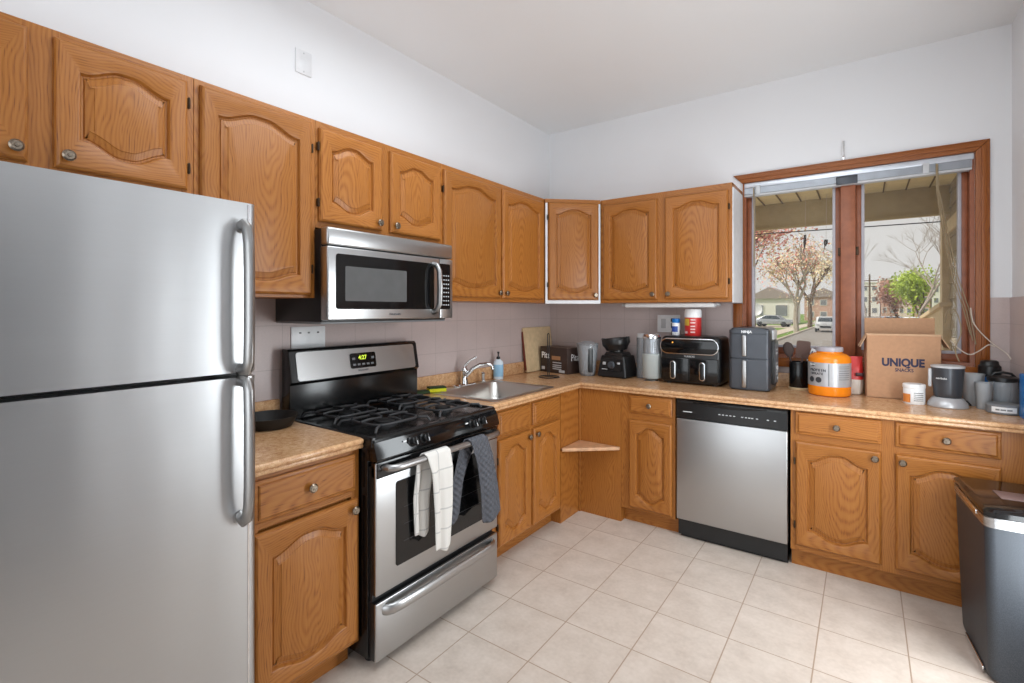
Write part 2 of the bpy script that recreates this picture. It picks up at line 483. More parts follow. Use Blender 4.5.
dr = struct('door_1', G().box(XR + .05, XR + .09, -3.95, -2.95, 0.0, 2.1).box(XR + .045, XR + .05, -3.8, -3.1, 0.25, 0.95, .002).box(XR + .045, XR + .05, -3.8, -3.1, 1.1, 1.9, .002), GREYDOOR)
# tiled splashbacks
struct('trim_1', G().box(0, 0.010, -2.95, -0.0, 0.55, 1.475), BACK_L)
sb = G().box(0.010, 1.5, -0.010, 0, 0.55, 1.475).box(1.5, 2.785, -.010, 0, .55, 1.034).box(2.785, XR, -0.010, 0, 0.55, 1.475)
struct('trim_2', sb, BACK_B)
struct('trim_3', G().box(XR - .010, XR, -1.3, -.010, 0.0, 1.475), wall_tile('mauve_wall_tile_right', 'y', -0.1, (198, 181, 177)))

# ------------------------------------------------------------------ window
win = bpy.data.objects.new('window_1', None); COL.objects.link(win); win['kind'] = 'structure'
win.location = (2.14, 0, 1.1)
def wpart(name, g, mats):
    g.v = [(x - 2.14, y, z - 1.1) for x, y, z in g.v]; return g.obj(name, mats, win)
def casing(x0, x1, z0, z1, horizontal):
    g = G()
    g.box(x0, x1, -.020, 0.0, z0, z1, .004, mi=1 if horizontal else 0)
    return g
c = G().box(WX0 - .003, WX0 + .0, -.02, -.0, 0, 0.001)
# mitred casing: top, left, right, stool
O0, O1, OT, OB = 1.494, 2.786, 2.337, 1.035
g = G()
for poly in ([(O0, OT), (O1, OT), (WX1, WZ1), (WX0, WZ1)],):
    g.prism(poly, -.022, 0, 'y', 1, .004)
    g.prism([(O0 + .012, OT - .012), (O1 - .012, OT - .012), (O1 - .036, OT - .036), (O0 + .036, OT - .036)], -.028, -.020, 'y', 1, .003)
wpart('head_casing', g, TRIMW)
wpart('side_casing', G().prism([(O1, OT), (O1, OB), (WX1, OB), (WX1, WZ1)], -.022, 0, 'y', 0, .004).box(O1 - .036, O1 - .012, -.028, -.02, OB, OT - .03, .003), TRIMW)
wpart('side_casing', G().box(O0, WX0, -.022, 0, OB, 1.452, .003).box(O0 + .014, O0 + .04, -.028, -.02, OB, 1.452, .003), TRIMW)
wpart('inner_casing', G().box(WX0 + .005, WX0 + .012, -.020, 0, 1.452, WZ1 - .002, .002), TRIMW)
wpart('sill', G().box(WX0, O1, -.035, 0, OB, WZ0, .005, mi=1), TRIMW)
wpart('jamb', G().box(WX0, WX0 + .02, 0, .16, WZ0, WZ1).box(WX1 - .02, WX1, 0, .16, WZ0, WZ1).box(WX0 + .02, WX1 - .02, .001, .159, WZ1 - .02, WZ1).box(WX0 + .02, WX1 - .02, .001, .159, WZ0, WZ0 + .02), WINWOOD)
wpart('mullion', G().box(2.112, 2.190, 0.015, .15, WZ0 + .02, WZ1 - .02, .004), WINWOOD)
for x0, x1 in ((WX0 + .02, 2.112), (2.190, WX1 - .02)):
    fr = .032
    s = G().box(x0, x0 + fr, .06, .11, WZ0 + .02, WZ1 - .02, .003).box(x1 - fr, x1, .06, .11, WZ0 + .02, WZ1 - .02, .003)
    s.box(x0 + fr - .002, x1 - fr + .002, .062, .108, WZ0 + .02, WZ0 + .066, .001).box(x0 + fr - .002, x1 - fr + .002, .062, .108, WZ1 - .06, WZ1 - .021, .001)
    so = wpart('sash', s, WINWOOD)
    a0, a1, b0, b1 = x0 + fr, x1 - fr, WZ0 + .066, WZ1 - .06
    v = G().box(a0 - .004, a0 + .012, .052, .095, b0, b1, .002).box(a1 - .012, a1 + .004, .052, .095, b0, b1, .002)
    v.box(a0 + .010, a1 - .010, .053, .094, b0 - .004, b0 + .012, .002).box(a0 + .010, a1 - .010, .053, .094, b1 - .012, b1 + .004, .002)
    wpart('glazing_strip', v, VINYL)
    wpart('pane', G().box(a0, a1, .074, .079, b0, b1), GLASS)
wpart('hinge_latch', G().box(2.098, 2.112, .03, .06, 1.75, 1.80, .003).box(2.19, 2.204, .03, .06, 1.75, 1.80, .003), DARKMET)
# raised blind
bl = thing('window_blind', 'raised silver slatted blind at the top of the window', 'blind', (2.14, -.0, 2.2))
def bp(name, g, m): g.v = [(x - 2.14, y, z - 2.2) for x, y, z in g.v]; return g.obj(name, m, bl)
bp('head_rail', G().box(WX0 + .004, WX1 - .004, -.012, .035, 2.240, 2.275, .004), ALU)
sl = G()
for k in range(7): sl.box(WX0 + .012, WX1 - .012, -.014, .036, 2.200 + k * .0056, 2.2022 + k * .0056)
bp('slat_stack', sl, ALU)
bp('bottom_rail', G().box(WX0 + .012, WX1 - .012, -.014, .036, 2.182, 2.197, .003), LGREY)
for x in (1.65, 2.52): bp('cord_clip', G().box(x - .015, x + .015, -.022, -.012, 2.19, 2.25, .003), LGREY)
bp('bracket', G().box(2.09, 2.20, -.024, -.010, 2.185, 2.235, .003), DGREY)
bp('tilt_wand', G().tube([(1.625, -.03, 2.235), (1.632, -.034, 1.98), (1.628, -.034, 1.70)], .004, 8), CORDM)
for dx, zb in ((0, 1.24), (.012, 1.22), (-.01, 1.27)):
    bp('pull_cord', G().tube([(2.566 + dx * .3, -.028, 2.235), (2.568 + dx * .4, -.032, 2.10), (2.60 + dx, -.034, 1.85), (2.64 + dx, -.035, 1.6), (2.69 + dx, -.036, 1.4), (2.715 + dx, -.036, zb)], .0025, 6), CORDM)
tag(G().tube([(0, 0, 0), (0, -.018, .0), (0, -.024, .03), (0, -.02, .075), (0, -.008, .10), (0, 0, .098)], .0035, 8).box(-.008, .008, -.004, 0, -.012, .012, .002)
    .obj('wall_hook', CHROME, None, (2.13, -.001, 2.355)), 'small metal hook on white wall above the window trim', 'hook')

# ------------------------------------------------------------------ cabinet parts (local frame: X right, Z up, front faces -Y)
def bell(t):
    q = min(1.0, max(0.0, (min(t, 1 - t) - .03) / .40)); return q * q * (3 - 2 * q)
def offset(poly, d):
    n = len(poly); out = []
    for i in range(n):
        p0, p, p1 = Vector(poly[i - 1]), Vector(poly[i]), Vector(poly[(i + 1) % n])
        e0, e1 = (p - p0).normalized(), (p1 - p).normalized()
        n0, n1 = Vector((-e0.y, e0.x)), Vector((-e1.y, e1.x))
        m = (n0 + n1).normalized(); k = max(0.35, m.dot(n0))
        q = p + m * d / k; out.append((q.x, q.y))
    return out
KNOB = [(0, 0), (.006, 0), (.005, .006), (.005, .012), (.014, .014), (.0165, .018), (.0165, .021), (.013, .024), (.012, .0255), (.006, .0255), (.005, .028), (0, .0285)]
HINGE = None
def knob(parent, x, y, z):
    return G().lathe(KNOB, 18).obj('knob', PEWTER, parent, (x, y, z), (R(90), 0, 0))
def hinge(parent, x, z):
    return G().box(-.005, .005, -.010, .004, -.017, .017, .002).cyl(.003, -.019, .019, 8, (0, -.010, 0)).obj('hinge', DARKMET, parent, (x, -.004, z))
def door(root, x0, x1, z0, z1, D, rt=.035, rb=.03, kn=None, hg=None, sw=.058):
    """framed door with an arched raised panel; face of cabinet is y=-D"""
    w, h = x1 - x0, z1 - z0; N = 17
    rec = lambda i: [(lerp(-w / 2 + i, w / 2 - i, k / (N - 1)), h - i) for k in range(N)] + [(lerp(w / 2 - i, -w / 2 + i, k / (N - 1)), i) for k in range(N)]
    a = w / 2 - sw
    op = [(lerp(-a, a, k / (N - 1)), h - sw * .9 - rt + rt * bell(k / (N - 1))) for k in range(N)] + \
         [(lerp(a, -a, k / (N - 1)), sw * .9 + rb - rb * bell(k / (N - 1))) for k in range(N)]
    L = lambda P, y: [(p[0], y, p[1]) for p in P]
    Ls = [L(rec(0), 0), L(rec(0), -.010), L(rec(.003), -.014), L(rec(.0035), -.0165), L(rec(.010), -.021), L(offset(op, .007), -.021), L(offset(op, .002), -.0185), L(offset(op, .0012), -.016), L(offset(op, -.003), -.0065), L(offset(op, -.008), -.006),
          L(offset(op, -.011), -.0095), L(offset(op, -.031), -.0165), L(offset(op, -.0325), -.019), L(offset(op, -.035), -.0195)]
    def mif(i, k): return 1 if (i < 8 and k not in (N - 1, 2 * N - 1)) else 0
    g = G().loops(Ls, 0, fill0=True, fill1=True, mif=mif)
    o = g.obj('door', OAK, root, ((x0 + x1) / 2, -D, z0), smooth=30)
    if kn:
        kx = {'l': -w / 2 + .027, 'r': w / 2 - .027}[kn[0]]; kz = {'b': .035, 't': h - .035}[kn[1]]
        knob(o, kx, -.019, kz)
    if hg:
        hx = {'l': -w / 2 - .004, 'r': w / 2 + .004}[hg]
        for z in (min(.11, h * .2), h - min(.11, h * .2)): hinge(o, hx, z)
    return o
def drawer(root, x0, x1, z0, z1, D, kn=True, name='drawer'):
    w, h = x1 - x0, z1 - z0
    rc = lambda i, y: [(-w / 2 + i, y, i), (w / 2 - i, y, i), (w / 2 - i, y, h - i), (-w / 2 + i, y, h - i)]
    g = G().loops([rc(0, 0), rc(0, -.009), rc(.004, -.012), rc(.012, -.0135), rc(.015, -.018), rc(.019, -.020)], 1, fill0=True)
    o = g.obj(name, OAK, root, ((x0 + x1) / 2, -D, z0), smooth=25)
    if kn: knob(o, 0, -.019, h / 2)
    return o
def carcass(root, x0, x1, z0, z1, D, stiles, rails, mats=None, toe=None):
    """box, plus a face frame of upright stiles (x0,x1) and level rails (x0,x1,z0,z1)"""
    g = G().box(x0, x1, -D + .018, -.001, z0, z1)
    for a, b in stiles: g.box(a, b, -D, -D + .018, z0, z1, .001, 1)
    for a, b, c, d in rails: g.box(a, b, -D + .0004, -D + .018, c, d, .001, 1, mi=1)
    if toe: g.box(x0, x1, -D + toe, -D + toe + .02, 0, z0, mi=1)
    return g.obj('body', mats or OAK, root, smooth=0)

UT, UB, UD = 2.2228, 1.4595, 0.325
def wall_cab(label, org, rot, w, z0, z1, doors, D=UD, fr=.02, mats=None):
    r = thing('wall_cabinet', label, 'cabinet', org, rot)
    xs = [0] + [e for d in doors for e in (d[0], d[1])] + [w]
    st = [(max(0, xs[i] - .0), xs[i + 1]) for i in range(0, len(xs), 2)]
    st = [(max(0, a - .015), min(w, b + .015)) for a, b in st]
    carcass(r, 0, w, z0, z1, D, st, [(0, w, z1 - .05, z1), (0, w, z0, z0 + .045)])
    for d in doors: door(r, d[0], d[1], d[2], d[3], D, *d[4:])
    return r
# left-wall uppers: local X = world y - y0
y0 = -3.74
wall_cab('oak wall cabinet over the fridge with two short arched doors', (0, y0, 0), 90, .785, 1.79, UT,
         [(.02, .36, 1.823, 2.200, .035, .04, ('r', 'b'), None), (.416, .762, 1.823, 2.200, .035, .04, ('l', 'b'), 'r')])
y0 = -2.954
wall_cab('tall single-door oak wall cabinet between the fridge and the microwave', (0, y0, 0), 90, .471, UB, UT,
         [(.017, .447, UB + .012, 2.203, .04, .03, None, 'r')])
y0 = -2.482
wall_cab('short oak wall cabinet with two doors directly above the microwave', (0, y0, 0), 90, .770, 1.762, UT,
         [(.013, .352, 1.790, 2.192, .035, .035, ('r', 'b'), 'l'), (.403, .756, 1.790, 2.192, .035, .035, ('l', 'b'), None)])
y0 = -1.711
wall_cab('two-door oak wall cabinet on the left wall above the sink', (0, y0, 0), 90, 1.101, UB, UT,
         [(.015, .543, UB + .022, 2.192, .04, .03, ('r', 'b'), 'l'), (.564, 1.061, UB + .022, 2.192, .04, .03, ('l', 'b'), None)])
# diagonal corner cabinet
p0, p1 = Vector((UD, -.61)), Vector((.63, -.325))
wdg = (p1 - p0).length; ang = math.degrees(math.atan2(p1.y - p0.y, p1.x - p0.x))
dc = thing('corner_wall_cabinet', 'diagonal oak wall cabinet across the room corner, edged in white', 'cabinet', (p0.x, p0.y, 0), ang)
inv = Matrix.Rotation(-R(ang), 2)
cor = [inv @ (Vector(q) - p0) for q in ((0, -.608), (UD - .005, -.608), (.628, -.325 + .005), (.628, -.001), (.001, -.001))]
G().prism([(q.x, q.y) for q in cor][::-1], UB, UT, 'z').obj('body', OAK, dc, smooth=0)
G().box(.0, wdg, -.018, -.001, UT - .03, UT, .001, mi=1).box(.018, wdg - .014, -.018, -.001, UB + .02, UT - .03, .001).obj('face_frame', OAK, dc, smooth=0)
o = G().box(0.002, .018, -.019, 0, UB - .006, UT - .03, .001).box(wdg - .014, wdg, -.019, 0, UB - .006, UT - .03, .001).box(.002, wdg, -.0192, 0, UB - .006, UB + .02, .001).obj('edge_strip', WHITE_MEL, dc, smooth=0)
o['label'] = 'white painted edge strip'
door(dc, .022, wdg - .018, UB + .022, 2.195, .018, .035, .03, ('r', 'b'), 'l')
bk = wall_cab('two-door oak wall cabinet on the back wall beside the window', (.640, 0, 0), 0, .910, UB, UT,
         [(.026, .428, UB + .022, 2.180, .035, .03, ('r', 'b'), None), (.482, .889, UB + .022, 2.180, .035, .03, ('l', 'b'), 'r')])
o = G().box(.910, .916, -UD + .004, -.024, UB - .004, UT - .03).obj('side_panel', WHITE_MEL, bk); o['label'] = 'white end panel facing the window'
# under-cabinet light
uc = thing('under_cabinet_light', 'slim white light fixture under the wall cabinet beside the window', 'light fixture', (1.10, -.18, UB))
G().box(-.315, .315, -.045, .045, -.034, -.002, .010, 3).obj('housing', WPLAS, uc)
for x in (-.33, .33): G().box(x - .015, x + .015, -.03, .03, -.026, -.004, .006).obj('end_cap', LGREY, uc)

# base cabinets -------------------------------------------------------------
BD, BZ0, BZ1 = .61, .10, .868
r = thing('base_cabinet', 'oak base cabinet with one drawer and one door between fridge and gas range', 'cabinet', (0, -2.925, 0), 90)
carcass(r, 0, .450, BZ0, BZ1, BD, [(0, .05), (.415, .450)], [(0, .45, .83, BZ1), (0, .45, .68, .72), (0, .45, BZ0, .14)], toe=.07)
drawer(r, .030, .428, .705, .846, BD); door(r, .030, .436, .118, .672, BD, .04, .03, ('r', 't'), None)
r = thing('sink_base_cabinet', 'oak base cabinet under the sink, right of the gas range', 'cabinet', (0, -1.672, 0), 90)
# open-topped carcass so that the bowl hangs inside it
g = G().box(0, .018, -.592, -.02, BZ0, BZ1).box(.777, .795, -.592, -.02, BZ0, BZ1).box(0, .795, -.592, -.02, BZ0, BZ0 + .018).box(0, .795, -.03, -.012, BZ0, BZ1)
for a, b in ((0, .11), (.405, .46), (.745, .795)): g.box(a, b, -BD, -BD + .018, BZ0, BZ1, .001, 1)
for c_, d_ in ((.83, BZ1), (.68, .73), (BZ0, .14)): g.box(0, .795, -BD + .0004, -BD + .018, c_, d_, .001, 1, mi=1)
g.box(0, .795, -BD + .07, -BD + .09, 0, BZ0, mi=1)
g.obj('body', OAK, r, smooth=0)
drawer(r, .100, .417, .715, .848, BD, False, 'false_drawer_front'); drawer(r, .448, .762, .715, .848, BD, False, 'false_drawer_front')
door(r, .100, .417, .116, .695, BD, .045, .045, ('r', 't'), 'l'); door(r, .448, .766, .116, .695, BD, .045, .045, ('l', 't'), None)
# inside corner: plain panels down to the floor
cp = thing('corner_cladding', 'plain oak panels closing the inside corner under the counter', 'panel', (.61, -.61, 0))
G().box(-.10, 0, -.264, 0, 0, BZ1).obj('left_panel', OAK, cp, smooth=0)
G().box(0, .310, 0, .10, 0, BZ1).obj('right_panel', OAK, cp, smooth=0)
G().box(.0, .014, -.014, 0, 0, BZ1, .003).obj('corner_bead', OAK, cp)
SH = .475
tag(G().prism([(0, 0), (0, -.255), (.012, -.262), (.300, -.012), (.300, 0)], 0, .022, 'z', 0, .004).obj('corner_shelf', plain('worn_shelf_wood', (206, 160, 122), .5, 0, .2, 25), None, (.613, -.613, SH), smooth=30),
    'small triangular wooden shelf fixed in the inside corner below the counter', 'shelf')
r = thing('base_cabinet', 'narrow oak base cabinet with one drawer, left of the dishwasher', 'cabinet', (.921, 0, 0), 0)
carcass(r, 0, .358, BZ0, BZ1, BD, [(0, .075), (.325, .358)], [(0, .358, .845, BZ1), (0, .358, .685, .74), (0, .358, BZ0, .125)], toe=.06)
drawer(r, .058, .340, .735, .852, BD); door(r, .058, .340, .118, .692, BD, .045, .045, None, None, .05)
r = thing('base_cabinet', 'wide oak base cabinet with two drawers and two doors under the window', 'cabinet', (1.905, 0, 0), 0)
carcass(r, 0, .960, BZ0, BZ1, BD, [(0, .04), (.38, .47), (.81, .960)], [(0, .96, .845, BZ1), (0, .96, .68, .75), (0, .96, BZ0, .145)], toe=.05)
for a, b, k, h_ in ((.024, .398, ('r', 't'), 'l'), (.453, .828, ('l', 't'), None)):
    drawer(r, a, b, .735, .855, BD); door(r, a, b, .132, .698, BD, .045, .04, k, h_)

# countertops -----------------------------------------------------------------
CT = .905
def nose(g, axis, a0, a1, e, s):
    """rounded double-roll front edge; axis = run direction, e = edge plane, s = outward sign"""
    for o_, z0, z1, b in ((0.0, CT - .024, CT, .010), (-.007, CT - .040, CT - .023, .005)):
        lo, hi = sorted((e - s * .03, e + s * o_))
        if axis == 'y': g.box(lo, hi, a0, a1, z0, z1, b, 3)
        else: g.box(a0, a1, lo, hi, z0, z1, b, 3)
g = G().box(.012, .620, -2.930, -2.472, CT - .038, CT - .0003); nose(g, 'y', -2.930, -2.470, .642, 1)
ct1 = tag(g.obj('countertop', GRAN), 'short speckled tan countertop between fridge and gas range', 'countertop')
G().box(.011, .030, -2.930, -2.472, CT, .995, .004).obj('upstand', GRAN, ct1)
HX0, HX1, HY0, HY1 = .10, .565, -1.545, -.955
g = G()
for x0, x1, ya, yb in ((.012, HX0, -1.670, -.62), (HX1, .620, -1.670, -.62), (HX0, HX1, -1.670, HY0), (HX0, HX1, HY1, -.62), (.012, 2.860, -.622, -.012)):
    g.box(x0, x1, ya, yb, CT - .038, CT - .0003)
nose(g, 'y', -1.670, -.638, .642, 1); nose(g, 'x', .625, 2.860, -.647, -1)
ct2 = tag(g.obj('countertop', GRAN), 'long L-shaped speckled tan countertop running from the sink to the window', 'countertop')
G().box(.011, .030, -1.670, -.03, CT, .995, .004).box(.011, 1.9, -.030, -.011, CT, .995, .004).box(1.9, 2.860, -.030, -.011, CT, .995, .004).obj('upstand', GRAN, ct2)

# sink
sk = thing('kitchen_sink', 'stainless steel drop-in sink beside the gas range', 'sink', (.328, -1.25, CT))
def lp(x0, x1, ya, yb, r, z): return [(x - .328, y + 1.25, z) for x, y in rrect(x0, x1, ya, yb, r)]
Ls = [lp(.052, .602, -1.578, -.922, .03, .001), lp(.055, .599, -1.575, -.925, .03, .004), lp(.115, .565, -1.545, -.955, .06, .0045), lp(.122, .558, -1.538, -.962, .06, -.002),
      lp(.130, .550, -1.530, -.970, .07, -.10), lp(.15, .53, -1.51, -.99, .08, -.148), lp(.20, .48, -1.46, -1.04, .08, -.158)]
G().loops(Ls).obj('basin', SINKST, sk, fix=False, smooth=50)
G().lathe([(0, 0), (.02, .0), (.03, .004), (.042, .004), (.045, 0)], 24).obj('drain', CHROME, sk, (0.02, 0, -.157))
fc = thing('faucet', 'chrome single-lever kitchen faucet at the back of the sink', 'faucet', (.085, -1.235, CT + .005))
G().loops([[(x, y, z) for x, y in rrect(-.028 + i, .028 - i, -.105 + i, .105 - i, .027 - i)] for i, z in ((0, 0), (0, .006), (.006, .012))], fill0=True).obj('base_plate', CHROME, fc)
G().lathe([(.027, .008), (.025, .02), (.021, .05), (.021, .085), (.024, .092), (.022, .11), (.012, .122), (0, .124)], 24).obj('body', CHROME, fc)
G().tube([(.0, .0, .045), (.02, .012, .075), (.05, .03, .112), (.09, .055, .138), (.13, .075, .143), (.155, .088, .138), (.162, .093, .125), (.163, .094, .108)], [.014, .014, .0135, .012, .011, .0115, .012, .012], 14).obj('spout', CHROME, fc)
G().tube([(0, 0, .118), (.012, .008, .140), (.035, .022, .166), (.062, .04, .184), (.07, .045, .187)], [.012, .0095, .008, .0095, .007], 12).obj('lever', CHROME, fc)
tag(G().lathe([(.019, 0), (.019, .006), (.012, .009), (.0115, .045), (.014, .05), (.014, .062), (.009, .066), (0, .067)], 20).obj('sprayer_cap', CHROME, None, (.085, -1.035, CT + .005)), 'short chrome cap between the faucet and the soap bottle', 'sprayer')
sp = thing('soap_bottle', 'pump bottle with pale blue label on the counter behind the sink', 'soap bottle', (.075, -.845, CT), 38)
G().lathe([(0, 0), (.034, 0), (.036, .005), (.036, .115), (.033, .128), (.018, .142), (.014, .146), (0, .146)], 24, sx=1.0, sy=.75).obj('bottle', plain('bluish_bottle', (214, 226, 236), .25), sp)
G().lathe([(.0365, .02), (.0368, .021), (.0368, .105), (.0365, .106)], 24, sx=1.0, sy=.76).obj('paper_label', LBLUE, sp)
G().cyl(.014, .144, .164, 18, b=.003).cyl(.005, .164, .190, 10).box(-.008, .008, -.035, .010, .188, .200, .003).obj('pump', BLACK, sp)
spg = thing('sponge', 'yellow sponge with dark green scrubbing side beside the range', 'sponge', (.115, -1.525, CT + .005), 62)
G().box(-.055, .055, -.032, .032, 0, .022, .005, 3).obj('foam', YELLOW, spg)
G().box(-.054, .054, -.031, .031, .022, .031, .003).obj('scrubber', DGREEN, spg)
tag(G().box(-.05, .045, -.032, .034, 0, .018, .006, 3).obj('scouring_pad', DGREEN, None, (.078, -1.615, CT + .0005), (0, 0, R(75))), 'dark green scouring pad behind the yellow sponge', 'scouring pad')

# ------------------------------------------------------------------ fridge
fr = thing('refrigerator', 'stainless steel top-freezer refrigerator at the left edge', 'refrigerator', (0, -3.337, 0), 90)
FW = .38
G().box(-FW, FW, -.69, -.03, .03, 1.70, .006).box(-FW + .03, FW - .03, -.66, -.06, 0, .03).obj('cabinet', plain('grey_fridge_side', (150, 151, 153), .4), fr)
def slab(z0, z1):
    # door with softly rounded upright edges
    P = rrect(-FW, FW, -.765, -.692, .022, 8)
    return G().loops([[(x, y, z0) for x, y in P], [(x, y, z1) for x, y in P]], fill0=True)
fd = slab(1.228, 1.722).obj('freezer_door', STEEL_F, fr)
ld = slab(.07, 1.214).obj('fridge_door', STEEL_F, fr)
for p, z0, z1 in ((fd, 1.228, 1.722), (ld, .07, 1.214)):
    G().box(FW - .029, FW - .024, -.7665, -.7645, z0 + .004, z1 - .004).obj('edge_trim', CHROME, p)
def bow(pts): return G().tube(pts, .0135, 12, sx=1.35, up=(1, 0, 0))
hx = FW - .050
bow([(hx, -.762, 1.648), (hx, -.785, 1.655), (hx, -.806, 1.640), (hx, -.815, 1.60), (hx, -.818, 1.52), (hx, -.818, 1.35), (hx, -.815, 1.262), (hx, -.806, 1.240), (hx, -.762, 1.236)]).obj('handle', STEEL_H, fd)
bow([(hx, -.762, 1.206), (hx, -.806, 1.202), (hx, -.815, 1.18), (hx, -.818, 1.10), (hx, -.818, .92), (hx, -.815, .855), (hx, -.806, .818), (hx, -.785, .803), (hx, -.762, .812)]).obj('handle', STEEL_H, ld)
G().box(-FW + .02, FW - .02, -.72, -.66, .012, .062, .006).obj('kick_grille', BLACK, fr)
G().box(-FW + .005, FW - .005, -.70, -.66, 1.212, 1.230).obj('gasket', BLACK, fr)

# ------------------------------------------------------------------ gas range
rg = thing('gas_range', 'stainless steel and black gas range with two towels on its oven door', 'gas range', (0.008, -2.072, 0), 90)
HW = .394
G().box(-HW, HW, -.645, -.035, .035, .885, .004).obj('body', BLACKEN, rg)
for x in (-HW + .05, HW - .05):
    for y in (-.60, -.10): G().cyl(.016, 0, .036, 14).cyl(.022, 0, .008, 14).obj('foot', BLACK, rg, (x, y, 0))
# cooktop with raised rim
Ls = [[(x, y, z) for x, y in rrect(-HW - .003 + i, HW + .003 - i, -.678 + i, -.075 - i, .015)] for i, z in ((0, .872), (0, .900), (.006, .908), (.022, .908), (.030, .899))]
G().loops(Ls, fill0=True).obj('cooktop', BLACKEN, rg, smooth=30)
# control panel (tilted), with four knobs
cpn = G().prism([(-.640, .815), (-.700, .818), (-.702, .830), (-.682, .890), (-.640, .890)], -HW, HW, 'x', 0, .004).obj('control_panel', BLACKGL, rg, smooth=30)
def rknob(x):
    M = Matrix.Rotation(R(72), 4, 'X')
    k = G().lathe([(0, 0), (.021, 0), (.021, .004), (.017, .008), (.0155, .026), (.013, .028), (0, .028)], 20, M=M).box(-.0045, .0045, -.017, .017, .008, .036, .002, M=M)
    o = k.obj('control_knob', BLACK, cpn, (x, -.691, .858))
    G().box(-.001, .001, -.015, 0, .036, .037, M=M).obj('pointer', WPLAS, o)
for x in (-.205, -.137, .185, .253): rknob(x)
for x in (-.245, .145): G().box(x - .009, x + .009, -.6945, -.692, .866, .872).obj('marking', WPLAS, cpn)
# oven door
dz0, dz1 = .292, .812
G().box(-HW + .006, HW - .006, -.679, -.640, dz0, dz1 - .02, .002).box(-HW + .006, HW - .006, -.679, -.640, .036, .262, .002).obj('door_lining', BLACK, rg)
od = G().box(-HW + .004, HW - .004, -.690, -.678, dz0, dz1, .004, 3).obj('oven_door', STEEL, rg)
G().box(-HW + .006, HW - .006, -.693, -.655, .748, dz1, .006).obj('top_band', BLACKGL, od)
wp = rrect(-.290, .290, .372, .715, .012)
G().prism(wp, -.6925, -.680, 'y', 0).obj('oven_window', BLACKGL, od)
gr = G()
for z in (.46, .53, .60): gr.box(-.25, .25, -.6932, -.692, z, z + .0015)
gr.obj('rack_line', plain('rack_grey', (60, 60, 62), .3), od)
def hbar(z, y, half, rr, bowy=0):
    return G().tube([(-half, -.690, z), (-half + .004, y + .016, z), (-half + .02, y + .003, z), (-half + .06, y - bowy * .5, z), (0, y - bowy, z), (half - .06, y - bowy * .5, z), (half - .02, y + .003, z), (half - .004, y + .016, z), (half, -.690, z)], rr, 12)
hbar(.790, -.738, .352, .0145, .004).obj('door_handle', STEEL_H, od)
# warming drawer
dw = G().box(-HW + .004, HW - .004, -.690, -.678, .036, .262, .004, 3).obj('drawer', STEEL, rg)
G().tube([(-.352, -.684, .226), (-.345, -.700, .227), (-.325, -.715, .229), (-.28, -.723, .231), (-.15, -.728, .232), (.15, -.728, .232), (.28, -.723, .231), (.325, -.715, .229), (.345, -.700, .227), (.352, -.684, .226)], .021, 14, sx=.5).obj('drawer_handle', STEEL, dw, smooth=50)
G().box(-HW + .01, HW - .01, -.66, -.64, .262, .292).obj('gap_strip', BLACK, rg)
# backguard
bg = G().prism([(-.030, .895), (-.098, .895), (-.098, 1.060), (-.112, 1.075), (-.086, 1.215), (-.074, 1.226), (-.030, 1.226)], -HW - .004, HW + .004, 'x', 0, .006).obj('backguard', BLACKEN, rg, smooth=30)
tl = math.atan2(.026, .14)
M = Matrix.Translation((0, -.0995, 1.145)) @ Matrix.Rotation(-tl, 4, 'X')
G().prism(rrect(-.366, .366, -.068, .066, .014), -.004, .004, 'y', 0, M=M).obj('console_plate', STEEL, bg)
dp = G().prism(rrect(-.075, .085, -.038, .040, .010), -.008, -.003, 'y', 0, M=M).obj('clock_display', BLACKGL, bg)
text('digits', '4:27', .030, DISPLAY, dp, M @ Vector((.0, -.0085, .015)), (R(90) - tl, 0, 0), bold=.0006)
bt = G()
for k in range(5): bt.box(-.062 + k * .028, -.044 + k * .028, -.0092, -.0078, -.024, -.014, .001, M=M)
for k in (0, 4): bt.box(-.064 + k * .030, -.046 + k * .030, -.0092, -.0078, .006, .018, .001, M=M)
bt.obj('button', GREY, dp)
text('maker_mark', 'FRIGIDAIRE', .013, DGREY, bg, M @ Vector((.0, -.0045, -.050)), (R(90) - tl, 0, 0))
# burners and grates
GM = plain('grate_iron', (52, 52, 54), 0.45, 0, 0.15, 120)
for bx, by, br in ((-.185, -.500, .044), (.185, -.500, .040), (-.185, -.225, .036), (.185, -.225, .046)):
    b = G().lathe([(0, 0), (br * 1.25, 0), (br * 1.2, .008), (br * .95, .010), (br * .95, .016), (br, .017), (br, .022), (br * .9, .025), (0, .026)], 26).obj('burner', IRON, rg, (bx, by, .899))
    q = G(); hx_, hy_, zt, zb = .165, .128, .938, .9085
    # outer ring
    ring = [(-hx_, -hy_), (hx_, -hy_), (hx_, hy_), (-hx_, hy_)]
    rr_ = rrect(-hx_ * .72, hx_ * .72, -hy_ * .8, hy_ * .8, .05, 4)
    q.tube([(x, y, .928) for x, y in rr_] + [(rr_[0][0], rr_[0][1], .928)], .0062, 8)
    for ax, ay in ((1, 0), (-1, 0), (0, 1), (0, -1)):
        L1 = .022; L2 = (hx_ if ax else hy_)
        q.tube([(ax * L1, ay * L1, .936), (ax * L2 * .55, ay * L2 * .55, zt), (ax * L2 * .78, ay * L2 * .8, .933)], [.0045, .0065, .0065], 8)
    for ax in (-1, 1):
        for ay in (-1, 1):
            q.tube([(ax * hx_ * .66, ay * hy_ * .74, .928), (ax * hx_ * .86, ay * hy_ * .92, .926), (ax * hx_ * .93, ay * hy_ * .97, .9085)], [.006, .006, .006], 8)
    q.obj('grate', GM, rg, (bx, by, 0))

